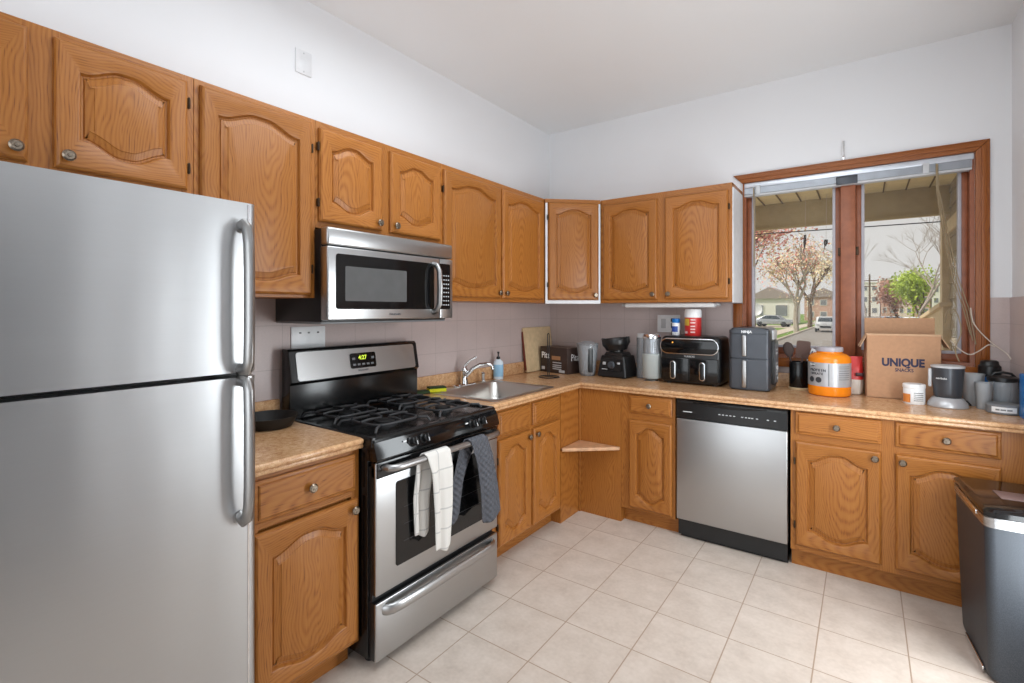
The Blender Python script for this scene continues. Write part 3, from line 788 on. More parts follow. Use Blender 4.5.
# ------------------------------------------------------------------ microwave
mw = thing('microwave', 'stainless steel over-the-range microwave under the short wall cabinet', 'microwave', (0, -2.105, 1.352), 90)
MW, MH = .381, .402
G().box(-MW, MW, -.375, -.012, 0.004, MH, .004).obj('body', BLACK, mw)
G().box(-MW - .004, MW + .004, -.425, -.374, .330, MH + .004, .010, 3).obj('vent_strip', STEEL, mw)
mf = G().box(-MW - .004, .285, -.425, -.374, .012, .326, .007, 3).obj('door', STEEL, mw)
G().prism(rrect(-.345, .240, .060, .296, .012), -.4275, -.41, 'y').obj('black_frame', BLACKGL, mf)
G().prism(rrect(-.300, .05, .095, .245, .006), -.4285, -.4270, 'y').obj('glass', plain('mesh_window', (92, 92, 92), .15), mf)
bow2 = G().tube([(.232, -.425, .292), (.234, -.452, .286), (.236, -.468, .255), (.236, -.472, .17), (.236, -.468, .085), (.234, -.452, .052), (.232, -.425, .045)], .0115, 12, sx=1.3, up=(1, 0, 0))
bow2.obj('handle', STEEL_H, mf)
kp = G().box(.288, MW + .004, -.425, -.374, .012, .326, .006).obj('control_side', STEEL, mw)
G().prism(rrect(.280, .362, .060, .300, .010), -.4270, -.42, 'y').obj('keypad', BLACKGL, kp)
ks = G()
for i in range(4):
    for j in range(8): ks.box(.292 + i * .017, .301 + i * .017, -.4278, -.4268, .080 + j * .022, .086 + j * .022)
ks.obj('key_legend', LGREY, kp)
text('maker_mark', 'FRIGIDAIRE', .014, DGREY, mf, (-.02, -.4255, .036))
G().box(-MW, MW, -.37, -.02, -.004, .006, .002).obj('underside', GREY, mw)

# ------------------------------------------------------------------ dishwasher
dwr = thing('dishwasher', 'stainless steel dishwasher with black control strip under the counter', 'dishwasher', (1.592, 0, 0), 0)
DW = .301
G().box(-DW + .004, DW - .004, -.60, -.03, .02, .864).obj('tub', BLACK, dwr)
G().box(-DW, DW, -.632, -.598, .122, .742, .006, 3).obj('door', STEEL, dwr)
cs = G().prism([(-.598, .746), (-.634, .746), (-.634, .842), (-.622, .858), (-.598, .862)], -DW, DW, 'x', 0, .003).obj('control_strip', BLACK, dwr, smooth=30)
hp = [(-.20 + .40 * k / 12, .845 - .016 * math.sin(PI * k / 12)) for k in range(13)] + [(.20, .850), (-.20, .850)]
G().prism(hp, -.640, -.630, 'y', 0, .001).obj('pocket_handle', BLACKGL, cs)
G().box(-.26, -.205, -.6352, -.634, .785, .790).obj('badge', LGREY, cs)
bt = G()
for x in (-.055, -.035, -.015, .005, .025, .068, .088, .105, .12, .145, .20, .235): bt.box(x, x + .011, -.6352, -.634, .790, .795)
bt.obj('button_legend', LGREY, cs)
G().box(-DW + .012, DW - .004, -.575, -.55, .0, .120).obj('toe_panel', BLACK, dwr)

# ------------------------------------------------------------------ towels
def drape(name, label, mat, segs, wob, ph, n=14, loc=(0, 0, 0)):
    """cloth over the oven bar: segs = list of (z, x_out, y_left, y_right) from the back hem over the bar to the front hem"""
    g = G(); rows = []
    dense = []
    for (a, b) in zip(segs, segs[1:]):
        for k in range(6): dense.append(tuple(lerp(a[i], b[i], k / 6) for i in range(4)))
    dense.append(segs[-1])
    for j, (z, xo, ya, yb) in enumerate(dense):
        hang = min(1, max(0, (.80 - z) / .12))
        row = []
        for k in range(n):
            t = k / (n - 1); y = lerp(ya, yb, t)
            fold = wob * hang * (math.sin(ph + t * 9.5) + .4 * math.sin(ph * 2 + t * 17 + z * 6))
            sag = .012 * hang * math.sin(t * PI * 2 + ph)
            row.append((xo + fold, y, z + sag))
        rows.append(row)
    vs = [p for r_ in rows for p in r_]
    fs = [[j * n + k, j * n + k + 1, (j + 1) * n + k + 1, (j + 1) * n + k] for j in range(len(rows) - 1) for k in range(n - 1)]
    o_ = G().raw([(y - loc[1], -(x - loc[0]), z - loc[2]) for x, y, z in vs], fs).obj(name, mat, None, loc, (0, 0, R(90)), fix=False, smooth=80)
    m = o_.modifiers.new('thickness', 'SOLIDIFY'); m.thickness = .006; m.offset = 0
    m = o_.modifiers.new('soft', 'SUBSURF'); m.levels = 1; m.render_levels = 1
    return tag(o_, label, 'towel')
drape('dish_towel', 'white dish towel with grey check lines hanging on the oven handle', WTOWEL,
      [(.455, .712, -2.275, -2.190), (.62, .715, -2.285, -2.185), (.775, .722, -2.270, -2.150), (.808, .736, -2.262, -2.125), (.812, .750, -2.258, -2.118), (.800, .765, -2.252, -2.110),
       (.72, .776, -2.236, -2.102), (.55, .778, -2.222, -2.110), (.388, .776, -2.216, -2.124)], .009, .6, loc=(.74, -2.2, .37))
drape('dish_towel', 'charcoal grey waffle towel hanging at the right end of the oven handle', GTOWEL,
      [(.44, .712, -2.085, -1.985), (.60, .715, -2.055, -1.960), (.775, .722, -2.000, -1.885), (.808, .736, -1.985, -1.865), (.812, .750, -1.980, -1.860), (.800, .765, -1.970, -1.850),
       (.70, .776, -1.948, -1.815), (.55, .779, -1.925, -1.775), (.40, .778, -1.912, -1.748)], .007, 2.1, loc=(.74, -1.9, .37))

# ------------------------------------------------------------------ left counter and left wall
pn = thing('frying_pan', 'black cast iron skillet on the short counter beside the fridge', 'frying pan', (.152, -2.590, CT), 82)
G().lathe([(0, 0), (.084, 0), (.092, .004), (.116, .046), (.1175, .050), (.113, .050), (.089, .010), (.08, .007), (0, .007)], 40).obj('bowl', IRON, pn)
G().tube([(-.110, 0, .043), (-.15, 0, .046), (-.22, 0, .050), (-.235, 0, .050)], [.012, .010, .012, .008], 10, sx=.5).obj('handle', IRON, pn)
bp_ = thing('blank_cover_plate', 'blank white cover plate high on the left wall', 'cover plate', (0, -2.338, 2.562), 90)
G().box(-.043, .043, -.006, 0, 0, .117, .003).obj('plate', WHITE_MEL, bp_)
G().cyl(.004, 0, .002, 10, M=Matrix.Translation((0, -.006, .014)) @ Matrix.Rotation(R(90), 4, 'X')).cyl(.004, 0, .002, 10, M=Matrix.Translation((0, -.006, .103)) @ Matrix.Rotation(R(90), 4, 'X')).obj('screw', LGREY, bp_)
sw = thing('outlet_plate', 'white three-gang wall plate left of the range backguard', 'wall plate', (.010, -2.318, 1.215), 90)
G().box(-.092, .092, -.007, 0, 0, .112, .003).obj('plate', WPLAS, sw)
for x in (-.046, .0, .05): G().box(x - .006, x + .006, -.010, -.006, .078, .086, .002).obj('switch', DGREY if x > .01 else GREY, sw)

# ------------------------------------------------------------------ counter things
def at(name, label, cat, x, y, rot=0, z=CT, group=None): return thing(name, label, cat, (x, y, z), rot, group)
# cutting board leaning on the left wall
cb = at('cutting_board', 'pale wooden cutting board leaning in the corner behind the dark carton', 'cutting board', .056, -.235, 90)
M = Matrix.Rotation(R(-7), 4, 'X')
G().prism(rrect(-.215, .215, .003, .362, .018), -.008, .010, 'y', 0, .003, M=M).obj('board', BOARDW, cb)
G().box(-.2175, -.214, -.0085, .0105, .02, .33, .001, M=M).obj('edge_band', BOARDE, cb)
# dark carton
bx = at('carton', 'dark brown printed carton in the counter corner', 'carton', .240, -.220, -14)
G().box(-.150, .150, -.085, .085, 0, .203, .003).obj('carton_body', BROWNBX, bx)
fl = G()
fl.box(-.149, .149, -.084, .084, .2025, .205, .001)
fl.obj('top_flap', plain('carton_top', (92, 72, 62), .5), bx)
text('lettering', 'Pita', .07, WPLAS, bx, (-.090, -.0855, .135), squash=.9, bold=.0012)
text('lettering', 'Pita', .075, WPLAS, bx, (.1505, 0.0, .125), (R(90), 0, R(90)), squash=.8)
G().box(-.02, .075, -.0865, -.0848, .105, .135).obj('print_band', plain('tan_print', (176, 128, 88), .5), bx)
pr = G()
for z in (.03, .045, .06, .08): pr.box(-.01, .085, -.0865, -.0848, z, z + .007)
pr.box(-.135, -.10, -.0865, -.0848, .02, .045).box(.06, .12, -.0865, -.0848, .008, .028).obj('print_lines', LGREY, bx)
# paper towel holder
ph_ = at('paper_towel_holder', 'empty black wire paper towel holder in front of the dark carton', 'paper towel holder', .325, -.545)
G().tube([(.075 * math.cos(2 * PI * k / 32), .075 * math.sin(2 * PI * k / 32), .004) for k in range(33)], .0035, 8).tube([(-.075, 0, .004), (0, .0, .006), (.075, 0, .004)], .003, 8).obj('base_ring', BLACK, ph_)
G().tube([(0, 0, .004), (0, 0, .31), (-.002, 0, .323), (-.008, 0, .328), (-.014, 0, .322), (-.015, 0, .30), (-.013, 0, .01)], .0032, 8).obj('post', BLACK, ph_)
# blender jar
bj = at('blender_jar', 'clear blender jar with black handle beside the dark carton', 'blender jar', .505, -.275, 15)
G().lathe([(0, 0), (.05, 0), (.058, .01), (.062, .04), (.078, .20), (.081, .235), (.078, .235), (.074, .20), (.058, .042), (.05, .016), (0, .014)], 28).obj('jar', JARC, bj)
G().lathe([(0, .0), (.046, 0), (.05, .012), (.044, .026), (0, .026)], 24, c=(0, 0, .004)).obj('blade_base', SMOKE, bj)
G().box(.060, .078, -.018, .018, .03, .215, .007, 3, M=Matrix.Rotation(R(-60), 4, 'Z')).obj('handle', BLACK, bj)
G().lathe([(.079, .232), (.083, .236), (.083, .246), (.06, .252), (.03, .262), (0, .264)], 28).obj('lid', JARC, bj)
# blender base
bb = at('blender', 'black blender motor base with round dial near the room corner', 'blender', .722, -.205, -4)
def taper(x0, x1, y0, y1, z0, z1, k, r=.015, m=0):
    return [[(x * s_, y * s_, z) for x, y in rrect(x0, x1, y0, y1, r)] for s_, z in ((.97, z0), (1, z0 + .006), (k, z1 - .006), (k * .95, z1))]
G().loops(taper(-.120, .120, -.105, .105, .006, .162, .80), fill0=True).obj('housing', BLACK, bb, smooth=30)
G().loops(taper(-.08, .08, -.075, .075, .160, .186, .9), fill0=True).obj('collar', BLACK, bb, smooth=30)
Mf = Matrix.Translation((0, -.0955, .094)) @ Matrix.Rotation(R(-7.5), 4, 'X')
G().prism(rrect(-.085, .085, -.045, .045, .01), -.006, 0, 'y', 0, M=Mf).obj('face_panel', BLACKGL, bb)
G().lathe([(0, 0), (.028, 0), (.028, .006), (.022, .009), (.021, .020), (0, .021)], 24, M=Mf @ Matrix.Translation((0, -.006, 0)) @ Matrix.Rotation(R(90), 4, 'X')).obj('dial', DGREY, bb)
G().box(-.07, -.045, -.010, -.005, .0, .02, .002, M=Mf).box(.048, .07, -.010, -.005, .008, .022, .002, M=Mf).box(-.075, -.03, -.008, -.005, -.035, -.030, M=Mf).obj('switch', LGREY, bb)
for x in (-.08, .08):
    G().cyl(.012, 0, .008, 12).obj('foot', BLACK, bb, (x, -.07, 0))
# bowl on top, tipped
cw = at('food_cup', 'black round cup with side grips resting on the blender base', 'blender cup', .714, -.205, 0, CT + .1875)
Mb = Matrix.Translation((0, 0, .010)) @ Matrix.Scale(.88, 4, (0, 0, 1)) @ Matrix.Rotation(R(-7), 4, 'Y')
G().lathe([(0, 0), (.070, 0), (.078, .004), (.088, .03), (.097, .042), (.101, .050), (.104, .094), (.098, .106), (.088, .108), (.08, .096), (.02, .09), (0, .094)], 32, M=Mb).obj('cup', BLACK, cw)
G().lathe([(.05, .004), (.052, -.011), (.045, -.012)], 20, c=(0, 0, .012)).obj('stem', BLACK, cw)
for s_ in (-1, 1): G().box(s_ * .100 - .006, s_ * .100 + .010, -.02, .02, .055, .112, .005, M=Mb).obj('grip', BLACK, cw)
# glass jar and steel-topped canister
gj = at('glass_canister', 'tall clear canister with pale lid behind the frosted canister', 'canister', .905, -.150)
G().lathe([(0, 0), (.05, 0), (.052, .005), (.052, .300), (.049, .300), (.049, .01), (0, .008)], 28).obj('jar', JARC, gj)
G().lathe([(.054, .298), (.054, .322), (.05, .326), (0, .326)], 28).obj('lid', LGREY, gj)
fc2 = at('frosted_canister', 'frosted canister with chrome top and foot beside the black air fryer', 'canister', 1.012, -.280)
G().lathe([(0, .022), (.060, .022), (.063, .026), (.064, .19), (.060, .195), (0, .195)], 30).obj('tank', FROST, fc2)
G().lathe([(.030, .195), (.031, .195), (.031, .296), (.0, .296)], 24).obj('column', CHROME, fc2)
G().lathe([(.061, .195), (.061, .300), (.058, .300), (.058, .195)], 30).obj('sleeve', JARC, fc2)
G().lathe([(.0, .296), (.056, .298), (.064, .302), (.064, .318), (.056, .332), (.02, .340), (0, .341)], 30).obj('lid', CHROME, fc2)
G().lathe([(0, 0), (.052, 0), (.054, .004), (.040, .010), (.030, .022), (0, .022)], 28).obj('foot', CHROME, fc2)
# outlet and plugs on back wall
ou = thing('wall_outlet', 'white double wall outlet plate behind the air fryers', 'outlet', (1.045, -.010, 1.240), 0)
G().box(-.085, .085, -.007, 0, 0, .13, .003).obj('plate', WPLAS, ou)
G().box(-.055, -.020, -.010, -.006, .03, .10, .002).obj('socket', LGREY, ou)
G().box(.022, .058, -.010, -.006, .03, .10, .002).obj('socket', LGREY, ou)
pg = thing('power_plug', 'black power plug with cord in the wall outlet', 'plug', (1.085, -.0175, 1.285), 0)
G().box(-.014, .014, -.028, .002, -.012, .026, .004).box(-.011, .011, -.04, .0, .034, .060, .004).obj('plug', BLACK, pg)
G().tube([(0, -.02, -.010), (-.006, -.028, -.04), (-.012, -.03, -.09), (-.012, -.03, -.15), (.02, -.025, -.25), (.05, -.02, -.30)], .0035, 8).obj('cord', BLACK, pg)
# wide black air fryer
af = at('air_fryer', 'wide black dual-drawer air fryer with silver oval front panel', 'air fryer', 1.285, -.195, -1)
AW, AH = .196, .325
P = lambda i: rrect(-AW + i, AW - i, -.130 + i, .135 - i, .03 - i * .5)
G().loops([[(x, y, z) for x, y in P(i)] for i, z in ((.012, .010), (.002, .022), (0, .05), (0, AH - .035), (.004, AH - .015), (.018, AH - .002), (.03, AH))], fill0=True).obj('housing', BLACK, af, smooth=40)
G().prism(rrect(-AW + .002, AW - .004, .205, .312, .053, 10), -.146, -.120, 'y', 0, .004).obj('oval_rim', CHROME, af, smooth=40)
G().prism(rrect(-AW + .008, AW - .010, .211, .306, .047, 10), -.149, -.140, 'y', 0, .002).obj('oval_panel', BLACKGL, af, smooth=40)
G().cyl(.005, 0, .001, 12, M=Matrix.Translation((-.105, -.149, .283)) @ Matrix.Rotation(R(90), 4, 'X')).obj('indicator', AMBER, af)
for x0, x1, hx_ in ((-AW + .006, -.003, -.104), (.003, AW - .012, .088)):
    d = G().box(x0, x1, -.138, -.10, .022, .180, .008, 3).obj('drawer', BLACKGL, af)
    G().prism(rrect(hx_ - .019, hx_ + .019, .035, .158, .018, 8), -.152, -.130, 'y', 0, .003).obj('handle_rim', CHROME, d)
    G().prism(rrect(hx_ - .0135, hx_ + .0135, .041, .152, .013, 8), -.156, -.140, 'y', 0, .002).obj('handle', BLACK, d)
text('maker_mark', 'TURBOSS', .017, LGREY, af, (.0, -.1315, .191), ext=.001)
for x in (-.15, .15):
    for y in (-.09, .10): G().cyl(.014, 0, .012, 12).obj('foot', BLACK, af, (x, y, 0))
pb = at('pill_bottle', 'small white bottle with blue cap on top of the black air fryer', 'bottle', 1.145, -.160, -20, CT + AH)
G().lathe([(0, 0), (.027, 0), (.029, .003), (.029, .078), (.025, .088), (0, .088)], 22).obj('bottle', WPLAS, pb)
G().lathe([(.026, .086), (.0275, .088), (.0275, .112), (.024, .116), (0, .116)], 22).obj('cap', BLUE, pb)
G().raw([(.0296 * math.cos(R(a)), .0296 * math.sin(R(a)), z) for a in range(-130, -29, 10) for z in (.022, .062)],
        [[2 * k, 2 * k + 2, 2 * k + 3, 2 * k + 1] for k in range(10)]).obj('paper_label', plain('blue_label', (52, 84, 168), .4), pb)
cn = at('wipes_canister', 'red and white cylindrical canister on top of the black air fryer', 'canister', 1.265, -.170, 0, CT + AH)
G().lathe([(0, 0), (.053, 0), (.055, .003), (.055, .125), (0, .125)], 28).obj('drum', RED, cn)
G().lathe([(.0554, .125), (.0562, .128), (.0562, .170), (.05, .182), (0, .182)], 28).obj('lid', WPLAS, cn)
def wrap(r_, a0, a1, z0, z1, st=8):
    n_ = max(2, int((a1 - a0) / st)); g_ = G()
    return g_.raw([(r_ * math.cos(R(lerp(a0, a1, k / n_))), r_ * math.sin(R(lerp(a0, a1, k / n_))), z) for k in range(n_ + 1) for z in (z0, z1)],
                  [[2 * k, 2 * k + 2, 2 * k + 3, 2 * k + 1] for k in range(n_)])
wrap(.0556, -160, -100, .070, .118).obj('yellow_label', plain('yellow_label', (206, 168, 60), .4), cn)
g = G()
for z in (.02, .04, .06, .085, .105): g.raw(*(lambda q: (q.v, q.f))(wrap(.0556, -92, -60, z, z + .009)))
g.raw(*(lambda q: (q.v, q.f))(wrap(.0556, -150, -115, .015, .03)))
g.obj('print', plain('pale_print', (238, 200, 196), .4), cn)
# tall stacked air fryer
tf = at('air_fryer', 'tall dark grey air fryer with two stacked drawers and silver handles', 'air fryer', 1.650, -.205, 0)
TW, TH = .118, .390
P = lambda i: rrect(-TW + i, TW - i, -.135, .160, .028)
G().loops([[(x, y, z) for x, y in P(i)] for i, z in ((.006, .004), (0, .012), (0, TH - .035), (.003, TH - .016), (.012, TH - .004), (.025, TH))], fill0=True).obj('housing', DGREY, tf, smooth=40)
for z0, z1 in ((.014, .196), (.206, .352)):
    d = G().loops([[(x, y, z) for x, y in rrect(-TW + .003, TW - .003, -.150, -.08, .022)] for z in (z0, z1)], fill0=True).obj('drawer', DGREY, tf, smooth=40)
    G().box(-.036, -.010, -.170, -.146, z0 + .008, z1 - .006, .006, 3).obj('handle', STEEL_H, d)
G().loops([[(x, y, z) for x, y in rrect(-TW + .002, TW - .002, -.148, -.08, .022)] for z in (.356, .378)], fill0=True).obj('top_band', DGREY, tf, smooth=40)
text('maker_mark', 'NINJA', .022, WPLAS, tf, (-.012, -.1492, .366), ext=.001, bold=.0006)
sd = G().box(TW - .012, TW + .020, -.085, .055, .040, .310, .008, 3).obj('side_control', BLACK, tf)
G().prism([(y, z) for y, z in rrect(-.074, .044, .052, .298, .008)], TW + .0195, TW + .0215, 'x').obj('control_face', plain('control_grey', (110, 112, 116), .35), sd)
g = G()
for z in (.25, .228, .165, .115, .098): g.box(TW + .021, TW + .0225, -.055, .012, z, z + .011)
g.lathe([(0, 0), (.016, 0), (.014, .006), (0, .006)], 16, M=Matrix.Translation((TW + .021, -.02, .142)) @ Matrix.Rotation(R(90), 4, 'Y'))
g.lathe([(0, 0), (.010, 0), (.009, .004), (0, .004)], 16, M=Matrix.Translation((TW + .021, .0, .075)) @ Matrix.Rotation(R(90), 4, 'Y'))
g.obj('button', LGREY, sd)
G().box(TW - .008, TW + .008, -.05, .10, .315, .375, .006).obj('side_vent', LGREY, tf)
# utensil crock
uc_ = at('utensil_crock', 'black utensil crock on a wooden base left of the orange tub', 'crock', 1.897, -.098)
G().lathe([(0, .014), (.052, .014), (.054, .018), (.055, .172), (.053, .176), (.050, .172), (.048, .03), (0, .03)], 30).obj('crock', BLACKEN, uc_)
G().lathe([(0, 0), (.056, 0), (.058, .003), (.058, .013), (.056, .015), (0, .015)], 30).obj('base', BOARDW, uc_)
def utensil(name, label, kind, dx, dy, lean, az, mat, h):
    u = at(name, label, 'utensil', 1.897 + dx, -.098 + dy, az, CT + .034)
    M = Matrix.Rotation(R(lean), 4, 'Y')
    G().tube([(0, 0, 0), (0, 0, .10), (0, 0, h - .06)], [.006, .006, .007], 10, M=M).obj('handle', mat, u)
    q = G()
    if kind == 'spoon': q.lathe([(0, -.052), (.014, -.046), (.028, -.016), (.031, .008), (.024, .034), (.010, .047), (0, .049)], 18, c=(0, 0, h - .03), sy=.28, M=M)
    if kind == 'turner': q.prism([(x, z + h - .02) for x, z in rrect(-.038, .038, -.062, .05, .012)], -.003, .003, 'y', 0, .001, M=M)
    if kind == 'slot':
        q.prism([(-.03, h - .065), (.03, h - .065), (.033, h + .02), (-.033, h + .02)], -.0025, .0025, 'y', 0, .001, M=M)
    q.obj('head', mat, u)
    if kind == 'slot':
        s_ = G()
        for k in range(4): s_.box(-.024 + k * .013, -.017 + k * .013, -.004, .004, h - .05, h + .005, M=M)
        s_.obj('stripe', plain('stripe_blue', (72, 74, 104), .4), u)
    return u
utensil('serving_spoon', 'dark brown spoon standing in the crock at its left', 'spoon', -.018, -.012, -10, 8, BROWNUT, .250)
utensil('turner', 'broad brown turner standing in the middle of the crock', 'turner', .004, -.006, 5, 0, plain('cocoa_nylon', (98, 74, 66), .7), .245)
utensil('slotted_turner', 'white and blue slotted turner leaning right in the crock', 'slot', .012, .012, 22, -5, WPLAS, .215)
# orange tub
tb = at('protein_tub', 'large orange plastic tub with silver label left of the cardboard box', 'tub', 2.064, -.215)
G().lathe([(0, 0), (.097, 0), (.105, .006), (.108, .02), (.108, .212), (.104, .228), (.085, .244), (.066, .250), (.064, .262), (0, .262)], 44).obj('jar', ORANGE, tb)
G().lathe([(.068, .258), (.070, .260), (.070, .280), (.066, .284), (0, .284)], 44).obj('lid', plain('grey_lid', (176, 172, 178), .4), tb)
wrap(.1087, -200, 20, .058, .195, 5).obj('paper_label', SILVERL, tb)
g = G()
for z in (.10, .112, .124, .136, .150, .163, .174): g.raw(*(lambda q: (q.v, q.f))(wrap(.1091, -62, -25, z, z + .004)))
g.raw(*(lambda q: (q.v, q.f))(wrap(.1091, -90, -87, .062, .19)))
g.obj('print_lines', GREY, tb)
def on_cyl(name, body, size, mat, parent, r_, az, z, **k):
    a = R(az); return text(name, body, size, mat, parent, (r_ * math.cos(a), r_ * math.sin(a), z), (R(90), 0, a + R(90)), **k)
g = G()
Mv = lambda az, z, r_=.1088: Matrix.Translation((r_ * math.cos(R(az)), r_ * math.sin(R(az)), z)) @ Matrix.Rotation(R(az) + R(90), 4, 'Z') @ Matrix.Rotation(R(90), 4, 'X')
g.lathe([(0, 0), (.017, 0), (.016, .002), (0, .002)], 24, M=Mv(-135, .182), sy=.6)
g.obj('logo_oval', BLACK, tb)
on_cyl('logo_text', 'NOW', .014, WPLAS, tb, .1115, -135, .182, bold=.0005)
for i, ch in enumerate('PROTEIN'): on_cyl('lettering', ch, .020, DGREY, tb, .1092, -143 + i * 7.2, .150, bold=.0008)
for i, ch in enumerate('ISOLATE'): on_cyl('lettering', ch, .018, DGREY, tb, .1092, -143 + i * 6.2, .130, bold=.0006)
for az in (-139, -116):
    G().lathe([(.014, 0), (.0165, 0), (.0165, .0012), (.014, .0012)], 24, M=Mv(az, .095)).obj('seal_ring', DGREY, tb)
# red bag
rb = at('snack_bag', 'red and white snack bag between the orange tub and cardboard box', 'bag', 2.174, -.100, 8)
def pillow(zr, w0, w1, t, mi):
    Ls = []
    for z, w_, d_ in zr: Ls.append([(x, y, z) for x, y in rrect(-w_, w_, -d_, d_, min(w_, d_) * .9, 4)])
    return Ls
G().loops(pillow([(0, .045, .03), (.01, .052, .038), (.06, .055, .042), (.09, .055, .040)], 0, 0, 0, 0), fill0=True).obj('lower_bag', plain('cream_bag', (214, 204, 192), .4), rb, smooth=60)
G().loops(pillow([(.09, .055, .040), (.13, .055, .036), (.17, .052, .024), (.205, .050, .008), (.225, .052, .003)], 0, 0, 0, 0), fill0=True).obj('upper_bag', RED, rb, smooth=60)
G().box(.01, .05, -.043, -.036, .115, .135, .003, M=Matrix.Rotation(R(4), 4, 'X')).obj('print_patch', plain('dark_print', (60, 30, 34), .5), rb)
# cardboard box
bxx = at('cardboard_box', 'open cardboard box with navy lettering under the window', 'box', 2.402, -.100, 5)
BXW, BXH, T = .166, .358, .005
g = G().box(-BXW, BXW, -.072, -.072 + T, 0, BXH, .001).box(-BXW, BXW, .055 - T, .055, 0, BXH, .001).box(-BXW, -BXW + T, -.072, .055, 0, BXH, .001).box(BXW - T, BXW, -.072, .055, 0, BXH, .001).box(-BXW, BXW, -.072, .055, 0, T)
g.obj('box_body', CARD, bxx, smooth=0)
G().box(-BXW + .002, BXW - .006, .051, .055, BXH, BXH + .098, .001, M=Matrix.Translation((0, 0, 0))).obj('back_flap', CARD, bxx, smooth=0)
G().box(-BXW, BXW, -.074, -.069, BXH - .001, BXH + .010, .002).obj('front_fold', CARDIN, bxx, smooth=0)
G().box(-.004, 0, -.068, .050, 0, .075, .001, M=Matrix.Translation((-BXW, 0, BXH)) @ Matrix.Rotation(R(-155), 4, 'Y')).obj('side_flap', CARDIN, bxx, smooth=0)
G().box(0, .004, -.068, .050, 0, .075, .001, M=Matrix.Translation((BXW, 0, BXH)) @ Matrix.Rotation(R(150), 4, 'Y')).obj('side_flap', CARDIN, bxx, smooth=0)
text('lettering', 'UNIQUE', .060, NAVY, bxx, (.000, -.0725, .205), bold=.0028, squash=.84)
text('lettering', 'SNACKS', .026, NAVY, bxx, (.006, -.0725, .164), bold=.0006, squash=.85)
# white jar
wj = at('supplement_jar', 'small white jar with orange label in front of the cardboard box', 'jar', 2.450, -.285, 0)
G().lathe([(0, 0), (.044, 0), (.047, .004), (.047, .082), (.044, .086), (0, .086)], 30).obj('jar', WPLAS, wj)
G().lathe([(.0465, .084), (.049, .087), (.049, .104), (.046, .107), (0, .107)], 30).obj('lid', WPLAS, wj)
wrap(.0475, -170, -112, .010, .055).obj('orange_label', plain('orange_label', (226, 140, 70), .4), wj)
g = G()
for z in (.02, .03, .04, .05, .06): g.raw(*(lambda q: (q.v, q.f))(wrap(.0475, -95, -40, z, z + .004)))
g.obj('print_lines', GREY, wj)
# personal blender
nb = at('personal_blender', 'grey cup blender on a silver base in front of the window', 'blender', 2.585, -.290, 0)
G().lathe([(0, 0), (.080, 0), (.083, .005), (.079, .022), (.066, .042), (.058, .050), (0, .050)], 34).obj('base', plain('silver_plastic', (190, 190, 192), .3, .4), nb)
G().lathe([(0, .050), (.052, .050), (.056, .056), (.058, .075), (.066, .190), (.0675, .205), (.063, .205), (.060, .195), (0, .185)], 34).obj('cup', DGREY, nb)
G().lathe([(.066, .203), (.069, .204), (.069, .213), (.06, .216), (0, .216)], 34).obj('rim', LGREY, nb)
G().box(-.078, -.064, -.012, .012, .10, .195, .004).obj('cup_handle', LGREY, nb)
on_cyl('maker_mark', 'nutribullet', .014, WPLAS, nb, .0635, -118, .150, squash=.8)
G().tube([(.05, .05, .018), (.08, .045, .03), (.095, .06, .012), (.10, .075, .006), (.075, .09, .005), (.05, .095, .005)], .0035, 8).obj('cord', BLACK, nb)
# clear cups behind
CUPM = clear('milky_clear_plastic', (250, 251, 252), 0.64, 0.06, (232, 234, 236))
c0 = at('clear_cup', 'clear plastic cup just right of the grey cup blender', 'cup', 2.698, -.165)
G().lathe([(0, 0), (.036, 0), (.038, .003), (.047, .165), (.049, .168), (.045, .168), (.036, .006), (0, .005)], 26).obj('cup', CUPM, c0)
c1 = copy_thing(c0, (2.725, -.262, CT), 0, 'clear plastic cup beside the black-lidded container')
c1.scale = (.72, .72, .8)
jg = at('shaker_jar', 'round black-lidded jar with blue band in the right back corner', 'jar', 2.772, -.095)
G().lathe([(0, 0), (.042, 0), (.045, .004), (.045, .14), (.040, .15), (0, .15)], 26).obj('jar', SMOKE, jg)
G().lathe([(.0455, .10), (.0462, .10), (.0462, .15), (.0455, .15)], 26).obj('band', BLUE, jg)
G().lathe([(.043, .15), (.046, .153), (.046, .205), (.038, .214), (.036, .230), (.028, .236), (0, .236)], 26).obj('lid', BLACK, jg)
lc = at('lidded_container', 'smoky clear container with black lid at the right end of the counter', 'container', 2.806, -.203)
G().lathe([(0, 0), (.052, 0), (.055, .004), (.056, .145), (.053, .145), (.051, .008), (0, .006)], 28).obj('jar', JARC, lc)
G().lathe([(.058, .140), (.061, .143), (.061, .160), (.05, .166), (.02, .170), (0, .171)], 28).obj('lid', BLACK, lc)
G().tube([(-.045, 0, .162), (-.03, 0, .180), (0, 0, .186), (.03, 0, .180), (.045, 0, .162)], .006, 8).obj('lid_handle', BLACK, lc)
pk = at('mixing_base', 'low dark grey round base with white label at the counter edge', 'blender base', 2.785, -.345)
G().lathe([(0, 0), (.060, 0), (.064, .003), (.064, .040), (.058, .046), (.03, .048), (0, .048)], 32).obj('base', GREY, pk)
wrap(.0645, -140, -55, .010, .036).obj('paper_label', WPLAS, pk)
g = G()
for a0, a1 in ((-125, -112), (-109, -92), (-89, -72)): g.raw(*(lambda q: (q.v, q.f))(wrap(.0650, a0, a1, .019, .026)))
g.obj('print_lines', GREY, pk)
# blue box at the far right
tag(G().box(-.018, .018, -.05, .05, 0, .205, .004).obj('blue_box', BLUE, None, (2.845, -.335 - .125, CT)), 'bright blue box standing at the right end of the counter', 'box')
